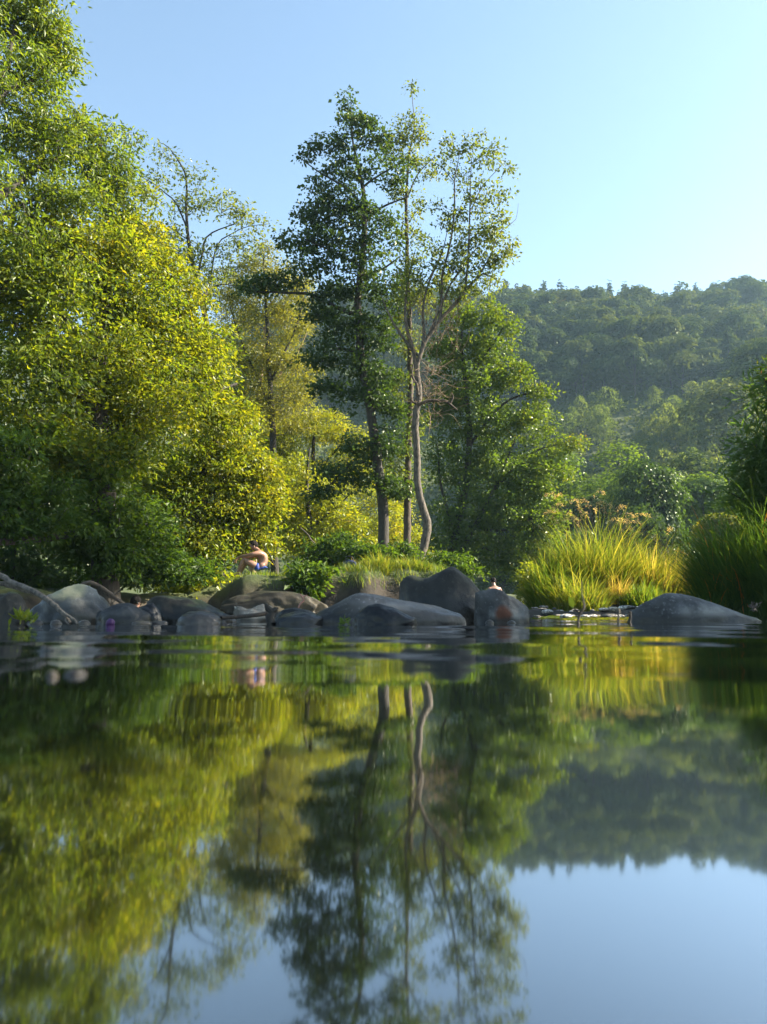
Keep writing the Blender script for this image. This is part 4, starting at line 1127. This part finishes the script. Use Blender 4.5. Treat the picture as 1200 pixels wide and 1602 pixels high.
for k, (px, py, w, h, D, mt, lab) in enumerate(small):
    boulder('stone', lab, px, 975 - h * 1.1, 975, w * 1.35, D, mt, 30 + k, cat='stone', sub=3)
for px, py, w, D, lab in ((92, 1064, 9, 0.62, 'blurred white pebble just breaking the water near the camera'), (128, 1062, 17, 0.64, 'blurred grey pebble beside the white one in the near water')):
    x = (px - 600) / FPX * D
    o = boulder('pebble', lab, px, 940, 975, w, D, R_pale if w > 10 else R_tan, w, cat='pebble', sub=3)
    o.scale = (1, 1, 0.0045 / max(v.co.z for v in o.data.vertices))
    o.location = (x, D, float(water_z(np.array([x]), np.array([D]))[0]) + .0005)

# pebbles of the riffle
prot = []
import bmesh
for k in range(4):
    bm = bmesh.new(); bmesh.ops.create_icosphere(bm, subdivisions=2, radius=1.0)
    for v in bm.verts:
        v.co *= 1 + 0.22 * mnoise.noise(v.co * 1.4 + Vector((k * 5, 0, 0)))
        v.co.z *= 0.62
    me = bpy.data.meshes.new('pebble'); bm.to_mesh(me); bm.free()
    me.polygons.foreach_set('use_smooth', np.ones(len(me.polygons), dtype=bool))
    me.materials.append((R_peb, R_tan, R_pale, R_peb)[k]); prot.append(me)
for k in range(100):
    y = rnd.uniform(8.0, 11.6)
    px = rnd.uniform(826, 1110)
    x = (px - 600) / FPX * y
    o = link('pebble', prot[k % 4], None, (x, y, max(0.0, float(ground_z(x, y))) + 0.02))
    s_ = rnd.uniform(.02, .07)
    o.scale = (s_ * rnd.uniform(.8, 1.7), s_, s_ * rnd.uniform(.5, .9))
    o.rotation_euler = (0, 0, rnd.uniform(0, 6.28))
    tag(o, 'pale pebble on the shallow bar before the grassy island', 'pebble', 'pebbles on the shallow bar')

# ------------------------------------------------------------------ driftwood, roots, litter
def stick(name, label, cat, paths, mat, step=0.05, sides=7):
    """paths: lists of (px, py, radius in m, D)."""
    base = P(paths[0][0][0], paths[0][0][1], paths[0][0][3])
    T = Tubes()
    for pa in paths:
        q, rr = resample([P(p[0], p[1], p[3]) - base for p in pa], [p[2] for p in pa], step)
        j = np.random.default_rng(len(T.V) + 3).normal(size=q.shape) * rr[:, None] * 0.18
        T.add(q + j, rr, sides)
    return tag(link(name, T.mesh(name, mat), None, base), label, cat)


stick('driftwood_branch', 'forked grey driftwood branch slanting into the water at the left', 'branch',
      [[(-60, 878, .014, 3.4), (0, 901, .013, 3.25), (25, 914, .0125, 3.2), (65, 931, .011, 3.1), (92, 953, .009, 3.0), (110, 975, .006, 2.95)],
       [(-40, 905, .011, 3.3), (5, 914, .010, 3.25), (35, 922, .009, 3.2), (62, 931, .009, 3.12)],
       [(92, 953, .006, 3.0), (104, 962, .0055, 2.95), (117, 970, .005, 2.92), (122, 977, .004, 2.9)], [(104, 962, .004, 2.96), (101, 970, .004, 2.94), (108, 978, .003, 2.92)]], M_drift, .03)
stick('mossy_branch', 'thin mossy branch arching behind the pale dome boulder', 'branch',
      [[(120, 925, .012, 4.6), (130, 914, .013, 4.6), (142, 911, .013, 4.6), (158, 919, .013, 4.6), (178, 934, .012, 4.6), (200, 951, .010, 4.6), (215, 968, .008, 4.6)],
       [(160, 920, .006, 4.6), (166, 930, .005, 4.6), (168, 940, .003, 4.6)], [(178, 934, .005, 4.6), (184, 926, .004, 4.6), (190, 922, .003, 4.6)]], M_barkbrown, .03)
stick('floating_pole', 'thin dark pole lying at the waterline between the pale stone and the flat stones', 'branch',
      [[(345, 967, .010, 3.7), (390, 963, .011, 3.8), (425, 958, .012, 3.9), (432, 953, .013, 3.9)]], M_bark, .05)
stick('stump', 'short dark pointed stub standing in the water right of the tan stone', 'driftwood',
      [[(424, 978, .022, 3.8), (424, 962, .022, 3.8), (420, 952, .018, 3.8), (416, 945, .009, 3.8)], [(424, 960, .016, 3.8), (431, 953, .012, 3.8), (435, 950, .005, 3.8)]], M_bark, .02)
stick('red_stalk', 'bent pinkish stalk standing behind the small flat stones', 'stalk',
      [[(466, 953, .004, 4.6), (470, 945, .005, 4.6), (475, 939, .005, 4.6), (473, 933, .0045, 4.6), (470, 930, .003, 4.6)], [(475, 934, .004, 4.6), (479, 931, .003, 4.6), (484, 935, .002, 4.6)]], plain_mat('pinkish stalk', (0.36, 0.16, 0.12)), .02)
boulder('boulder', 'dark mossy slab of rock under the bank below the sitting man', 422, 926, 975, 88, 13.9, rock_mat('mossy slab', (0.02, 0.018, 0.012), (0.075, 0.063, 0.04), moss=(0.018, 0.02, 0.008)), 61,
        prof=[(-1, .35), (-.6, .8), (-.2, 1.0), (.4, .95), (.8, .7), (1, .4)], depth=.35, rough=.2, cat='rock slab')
stick('pale_branch', 'thin pale curved branch among the yellow bushes left of the alders', 'branch',
      [[(470, 826, .012, 20), (480, 834, .016, 20), (488, 846, .018, 20), (500, 853, .02, 20), (515, 853, .018, 20), (528, 846, .012, 20), (534, 843, .006, 20)]], M_barkpale, .1)
stick('leaning_stick', 'thin dark stick leaning in the bushes behind the sitting man', 'stick',
      [[(432, 890, .014, 17.9), (424, 872, .013, 17.9), (416, 858, .010, 17.9), (410, 850, .006, 17.9)]], M_bark, .1)

# the out-of-focus sprig rising from the water, with one leaf
D = 1.9
sp_b = P(905, 980, D)
sp_o = empty('water_sprig', sp_b, 'blurred thin sprig with one green leaf rising from the water', 'sprig')
T = Tubes()
for pa in ([(905, 982, .003), (905, 968, .003), (908, 959, .003), (914, 950, .003), (912, 938, .0022), (910, 926, .0016), (910, 908, .001)], [(914, 951, .0025), (917, 947, .003), (915, 944, .002)], [(907, 960, .002), (901, 955, .0015), (896, 950, .001)]):
    q, rr = resample([P(p[0], p[1], D) - sp_b for p in pa], [p[2] for p in pa], .01)
    T.add(q, rr, 6)
link('stem', T.mesh('stem', M_bark), sp_o)
lp = P(897, 952, D) - sp_b
lv = np.array([lp, lp + (-.010, .002, .008), lp + (-.011, .004, .020), lp + (-.008, .004, .030), lp + (.001, .002, .024), lp + (.004, 0, .012)])
link('leaf', mesh_np('leaf', lv, [np.array([[0, 1, 2], [0, 2, 5], [2, 3, 4], [2, 4, 5]])], M_shade, attr=np.full(6, .8)), sp_o)
for k, (px, py, h, lab) in enumerate(((967, 966, 14, 'pale knobbed twig end poking out of the water right of the sprig'), (986, 966, 9, 'dark short twig end poking out of the water by the right rock'))):
    stick('twig', lab, 'twig', [[(px, 980, .003, 2.3), (px, py - 4, .003, 2.3), (px + 1, py - h * .7, .006, 2.3), (px, py - h, .004, 2.3)], [(px, py - 5, .003, 2.3), (px - 5, py - h * .4, .003, 2.3)]], M_drift if k == 0 else M_bark, .008)

# litter
bm = bmesh.new(); bmesh.ops.create_icosphere(bm, subdivisions=3, radius=1.0)
for v in bm.verts: v.co *= 1 + 0.12 * mnoise.noise(v.co * 2.2)
me = bpy.data.meshes.new('ball'); bm.to_mesh(me); bm.free(); me.materials.append(plain_mat('purple rubber', (0.05, 0.012, 0.07), .6))
me.polygons.foreach_set('use_smooth', np.ones(len(me.polygons), dtype=bool))
c = P(173, 966, 3.35)
o = tag(link('ball', me, None, (c[0], 3.35, 0.010)), 'small purple ball at the waterline before the low dark boulder', 'ball'); o.scale = (.019, .019, .019)

rng = np.random.default_rng(3)
for nm, lab, cat, px, py, D, nn, mt, ll, tn in (
        ('water_weed', 'yellow green weed at the foot of the round dark boulder', 'weed', 33, 962, 3.1, 26, M_yel, .045, .3),
        ('water_weed', 'small dull green weed left of the pale dome boulder', 'weed', 48, 964, 3.3, 16, M_yel, .035, .1),
        ('water_weed', 'small green leafy tuft on the waterline of the long pale rock', 'weed', 537, 968, 3.2, 18, M_grassG, .03, .5),
        ('dry_leaves', 'dry pale stems at the waterline under the right bank', 'dead leaves', 1180, 950, 8.6, 40, M_drift, .06, 1.0)):
    c = P(px, py, D); c[2] = max(c[2] - .02, 0.0)
    root = empty(nm, c, lab, cat)
    pos = rng.normal(size=(nn, 3)) * ll * .35; pos[:, 2] = np.abs(pos[:, 2]) * .8
    V, F = leaf_geo(pos, rng.normal(size=(nn, 3)) + np.array((0, 0, .9)), rng.normal(size=(nn, 3)), np.full(nn, ll), np.full(nn, ll * .35))
    link('leaves', mesh_np('leaves', V, F, mt, smooth=False, attr=np.full(len(V), tn)), root)

# dark blue bag on the bank top
c = P(547, 890, 17.3); gz = float(ground_z(c[0], 17.3))
bag = empty('bag', (c[0], 17.3, gz + .03), 'small dark blue bag left on the bank beside the tall alder', 'bag')
bm = bmesh.new(); bmesh.ops.create_cube(bm, size=1)
bmesh.ops.subdivide_edges(bm, edges=bm.edges[:], cuts=5, use_grid_fill=True)
for v in bm.verts:
    q = v.co
    r_ = 1 - 0.35 * (abs(q.x * 2) ** 4 * abs(q.z * 2) ** 4) - .22 * (abs(q.y * 2) ** 3) * (abs(q.z * 2) ** 3)
    v.co = Vector((q.x * .30 * r_, q.y * .20 * r_, (q.z * r_ + .5) * .21)) * (1 + .1 * mnoise.noise(q * 4))
me = bpy.data.meshes.new('body'); bm.to_mesh(me); bm.free(); me.polygons.foreach_set('use_smooth', np.ones(len(me.polygons), dtype=bool))
me.materials.append(plain_mat('navy fabric', (0.012, 0.022, 0.055), .8, .2)); link('body', me, bag)
T = Tubes(); q, rr = resample([(-.10, -.05, .18), (-.06, -.06, .28), (.05, -.06, .28), (.09, -.05, .18)], [.01] * 4, .02); T.add(q, rr, 6)
link('handle', T.mesh('handle', plain_mat('black strap', (0.01, 0.01, 0.012), .6)), bag)


# ------------------------------------------------------------------ people
def skin_mesh(name, nodes, edges, mat, root=0, sub=2):
    """One continuous surface grown round a skeleton: nodes are (position, radius or (rx, ry))."""
    me = bpy.data.meshes.new(name)
    me.from_pydata([tuple(n_[0]) for n_ in nodes], edges, [])
    o = bpy.data.objects.new(name, me); COL.objects.link(o)
    sk = o.modifiers.new('skin', 'SKIN')
    sk.use_smooth_shade = True
    sk.branch_smoothing = 0.5
    for k, n_ in enumerate(nodes):
        r = n_[1]
        me.skin_vertices[0].data[k].radius = r if isinstance(r, tuple) else (r, r)
        me.skin_vertices[0].data[k].use_root = (k == root)
    sb = o.modifiers.new('subsurf', 'SUBSURF'); sb.levels = sub; sb.render_levels = sub
    dg = bpy.context.evaluated_depsgraph_get()
    m2 = bpy.data.meshes.new_from_object(o.evaluated_get(dg))
    bpy.data.objects.remove(o)
    m2.name = name
    m2.materials.clear(); m2.materials.append(mat)
    m2.polygons.foreach_set('use_smooth', np.ones(len(m2.polygons), dtype=bool))
    return m2


def cap_mesh(name, cen, rad, cut, mat, seed=0, jag=.12):
    """Hair: an uneven cap round a head."""
    bm = bmesh.new(); bmesh.ops.create_icosphere(bm, subdivisions=4, radius=1)
    for v in bm.verts:
        v.co *= 1 + jag * mnoise.noise(v.co * 3 + Vector((seed, 0, 0))) + jag * .4 * mnoise.noise(v.co * 9)
    bmesh.ops.delete(bm, geom=[v for v in bm.verts if cut(v.co)], context='VERTS')
    for v in bm.verts: v.co = Vector((v.co.x * rad[0], v.co.y * rad[1], v.co.z * rad[2])) + Vector(cen)
    me = bpy.data.meshes.new(name); bm.to_mesh(me); bm.free(); me.materials.append(mat)
    me.polygons.foreach_set('use_smooth', np.ones(len(me.polygons), dtype=bool))
    return me


def fingers(nodes, edges, wrist_i, palm, fwd, side, up, curl):
    """Palm, four unequal curled fingers and a thumb leaving the side of the palm."""
    pi = len(nodes); nodes.append((palm, (.034, .017))); edges.append((wrist_i, pi))
    kn = len(nodes); nodes.append((palm + fwd * .04, (.036, .014))); edges.append((pi, kn))
    for f, (sx, L) in enumerate(((-.030, .070), (-.010, .080), (.010, .074), (.029, .058))):
        a = len(nodes)
        nodes.append((palm + fwd * .052 + side * sx, .0095))
        nodes.append((palm + fwd * (.052 + L * .5) + side * sx * 1.15 - up * curl * L * .25, .0085))
        nodes.append((palm + fwd * (.052 + L * .85) + side * sx * 1.15 - up * curl * L * .75, .007))
        edges += [(kn, a), (a, a + 1), (a + 1, a + 2)]
    a = len(nodes)
    nodes.append((palm - fwd * .005 - side * .042, .012)); nodes.append((palm + fwd * .03 - side * .062 - up * .012, .010)); nodes.append((palm + fwd * .055 - side * .064 - up * .02, .008))
    edges += [(pi, a), (a, a + 1), (a + 1, a + 2)]


def sitting_man():
    D = 17.3
    seat = P(408, 897, D)
    root = empty('person', seat, 'person in blue swim shorts sitting on the bank with arms resting on drawn up knees', 'person')
    def q(px, py, dy=0.0):
        v = P(px, py, D) - seat
        v[1] += dy
        return v
    N = [(q(408.5, 889.5), (.135, .15)), (q(413.2, 881), (.105, .14)), (q(412.8, 872.5), (.10, .155)), (q(408, 866), (.095, .165)), (q(404.2, 862.2), (.06, .075)), (q(401.2, 858.8), (.055, .055)),
         (q(397.2, 854.5), (.085, .075)), (q(394.6, 852.2), (.082, .072)), (q(391.6, 858.6), (.042, .045))]
    E = [(0, 1), (1, 2), (2, 3), (3, 4), (4, 5), (5, 6), (6, 7), (6, 8)]
    nose = len(N); N.append((q(389.0, 855.4), .016)); E.append((7, nose))
    for sg in (-1, 1):                                    # arms: near (-) and far (+)
        k = len(N)
        N += [(q(404.2, 866.2, sg * .18), .066), (q(396.5, 868.4, sg * .22), .046), (q(388.6, 870.2, sg * .20), .040), (q(382, 870.4, sg * .15), .036), (q(375.5, 871.2, sg * .09), .026)]
        E += [(3, k), (k, k + 1), (k + 1, k + 2), (k + 2, k + 3), (k + 3, k + 4)]
        w = len(N) - 1
        palm = q(372.4, 873.0, sg * .08)
        fingers(N, E, w, palm, unit(np.array((-.75, 0, -.65))), np.array((0, float(-sg), 0)), unit(np.array((-.65, 0, .75))), .8)
        k = len(N)                                        # legs
        N += [(q(404.5, 888.5, sg * .12), (.10, .10)), (q(394, 882, sg * .16), .080), (q(383.2, 875.6, sg * .17), .062), (q(380.0, 883.5, sg * .16), .058), (q(375.8, 892.2, sg * .15), .042), (q(373.0, 899.2, sg * .14), .036), (q(370.2, 902.4, sg * .15), (.04, .028)), (q(366.2, 903.6, sg * .17), (.042, .018))]
        E += [(0, k)] + [(k + j, k + j + 1) for j in range(7)]
        h = len(N); N.append((q(375.2, 901.2, sg * .14), .03)); E.append((k + 5, h))
    link('body', skin_mesh('body', N, E, M_skin), root)
    # swim shorts over hips and upper thighs
    SN = [(q(408.6, 889.6), (.155, .176)), (q(412.2, 883.6), (.130, .165))]
    SE = [(0, 1)]
    for sg in (-1, 1):
        k = len(SN)
        SN += [(q(404.0, 888.3, sg * .12), .118), (q(398.6, 884.6, sg * .15), .101)]
        SE += [(0, k), (k, k + 1)]
    link('shorts', skin_mesh('shorts', SN, SE, M_blue), root)
    hc = q(396.0, 852.6)
    link('hair', cap_mesh('hair', hc, (.112, .092, .112), lambda c: c.z < -.15 - c.x * .55 or (c.x < -.55 and c.z < .35), M_hair, 2), root)
    for sg in (-1, 1):
        me = cap_mesh('ear', q(398.2, 856.0, sg * .078), (.022, .012, .034), lambda c: False, M_skin, 3, .05)
        link('ear', me, root)
    # ground under him
    return root


sitting_man()


def bather(label, px, py_top, D, dz_water, heading, seed, crouch=False):
    """Standing in the water, seen from behind; heading = direction faced, in radians from +Y."""
    top = P(px, py_top, D)
    root = empty('person', (top[0], D, top[2] - 1.72 if not crouch else top[2] - 1.72), label, 'person')
    ch, sh = math.cos(heading), math.sin(heading)
    def q(x, y, z): return np.array((x * ch + y * sh, -x * sh + y * ch, z))
    lean = .10
    N = [(q(0, 0, .92), (.15, .12)), (q(0, .0, 1.06), (.14, .10)), (q(0, .03, 1.22), (.155, .105)), (q(0, .06, 1.36), (.165, .10)), (q(0, .075, 1.455), (.075, .065)), (q(0, .10, 1.52), (.055, .055)),
         (q(0, .13, 1.60), (.075, .088)), (q(0, .135, 1.645), (.070, .082)), (q(0, .20, 1.545), (.042, .042)), (q(0, .235, 1.59), .016)]
    E = [(0, 1), (1, 2), (2, 3), (3, 4), (4, 5), (5, 6), (6, 7), (6, 8), (7, 9)]
    for sg in (-1, 1):
        k = len(N)
        N += [(q(sg * .185, .05, 1.385), .066), (q(sg * .245, .04, 1.24), .048), (q(sg * .27, .06, 1.09), .041), (q(sg * .24, .18, .98), .036), (q(sg * .20, .28, .93), .027)]
        E += [(3, k), (k, k + 1), (k + 1, k + 2), (k + 2, k + 3), (k + 3, k + 4)]
        fingers(N, E, len(N) - 1, q(sg * .185, .33, .915), q(-sg * .15, .95, -.15), q(sg * -1.0, -.1, 0) * sg * sg, q(0, .1, 1), .5)
        k = len(N)
        N += [(q(sg * .095, 0, .84), .092), (q(sg * .11, .02, .66), .078), (q(sg * .11, .03, .48), .058), (q(sg * .11, 0, .30), .055), (q(sg * .11, -.01, .10), .038), (q(sg * .115, .07, .04), (.042, .03)), (q(sg * .12, .15, .03), (.042, .02))]
        E += [(0, k)] + [(k + j, k + j + 1) for j in range(6)]
    link('body', skin_mesh('body', N, E, M_skin), root)
    SN = [(q(0, 0, .93), (.165, .135)), (q(0, 0, 1.0), (.15, .115))]; SE = [(0, 1)]
    for sg in (-1, 1):
        SN += [(q(sg * .095, .0, .83), .108), (q(sg * .11, .02, .62), .10)]; k = len(SN) - 2
        SE += [(0, k), (k, k + 1)]
    link('shorts', skin_mesh('shorts', SN, SE, plain_mat('dark shorts', (.02, .022, .03), .8)), root)
    hc = q(0, .125, 1.64)
    fw = q(0, 1, 0)
    link('hair', cap_mesh('hair', hc, (.095, .105, .10), lambda c: (c.x * fw[0] + c.y * fw[1]) > .45 and c.z < .35 or c.z < -.55, M_hair, seed), root)
    for sg in (-1, 1):
        link('ear', cap_mesh('ear', q(sg * .082, .12, 1.60), (.014, .022, .034), lambda c: False, M_skin, 3, .05), root)


bather('bather seen from behind standing in the stream beyond the rust stained rock', 774.5, 904, 25.0, 0, -.35, 5)
bather('bather mostly hidden behind the dark boulders at left, only dark hair and a shoulder showing', 204, 933, 13.4, 0, .5, 6)

# ------------------------------------------------------------------ haze in the valley air
HB = [(-430, 430), (-70, 330), (-2.0, 128)]
hv = np.array([(x, y, z) for z in HB[2] for y in HB[1] for x in HB[0]], float)
hf = [np.array([[0, 2, 3, 1], [4, 5, 7, 6], [0, 1, 5, 4], [2, 6, 7, 3], [0, 4, 6, 2], [1, 3, 7, 5]])]
m, n, l = new_mat('valley haze')
pv = n.new('ShaderNodeVolumePrincipled')
pv.inputs['Color'].default_value = (0.52, 0.78, 1.0, 1)
pv.inputs['Density'].default_value = 0.00030
pv.inputs['Anisotropy'].default_value = 0.35
o = n.new('ShaderNodeOutputMaterial'); l.new(pv.outputs[0], o.inputs['Volume'])
tag(link('haze', mesh_np('haze', hv, hf, m, smooth=False)), 'thin blue valley haze', kind='stuff')
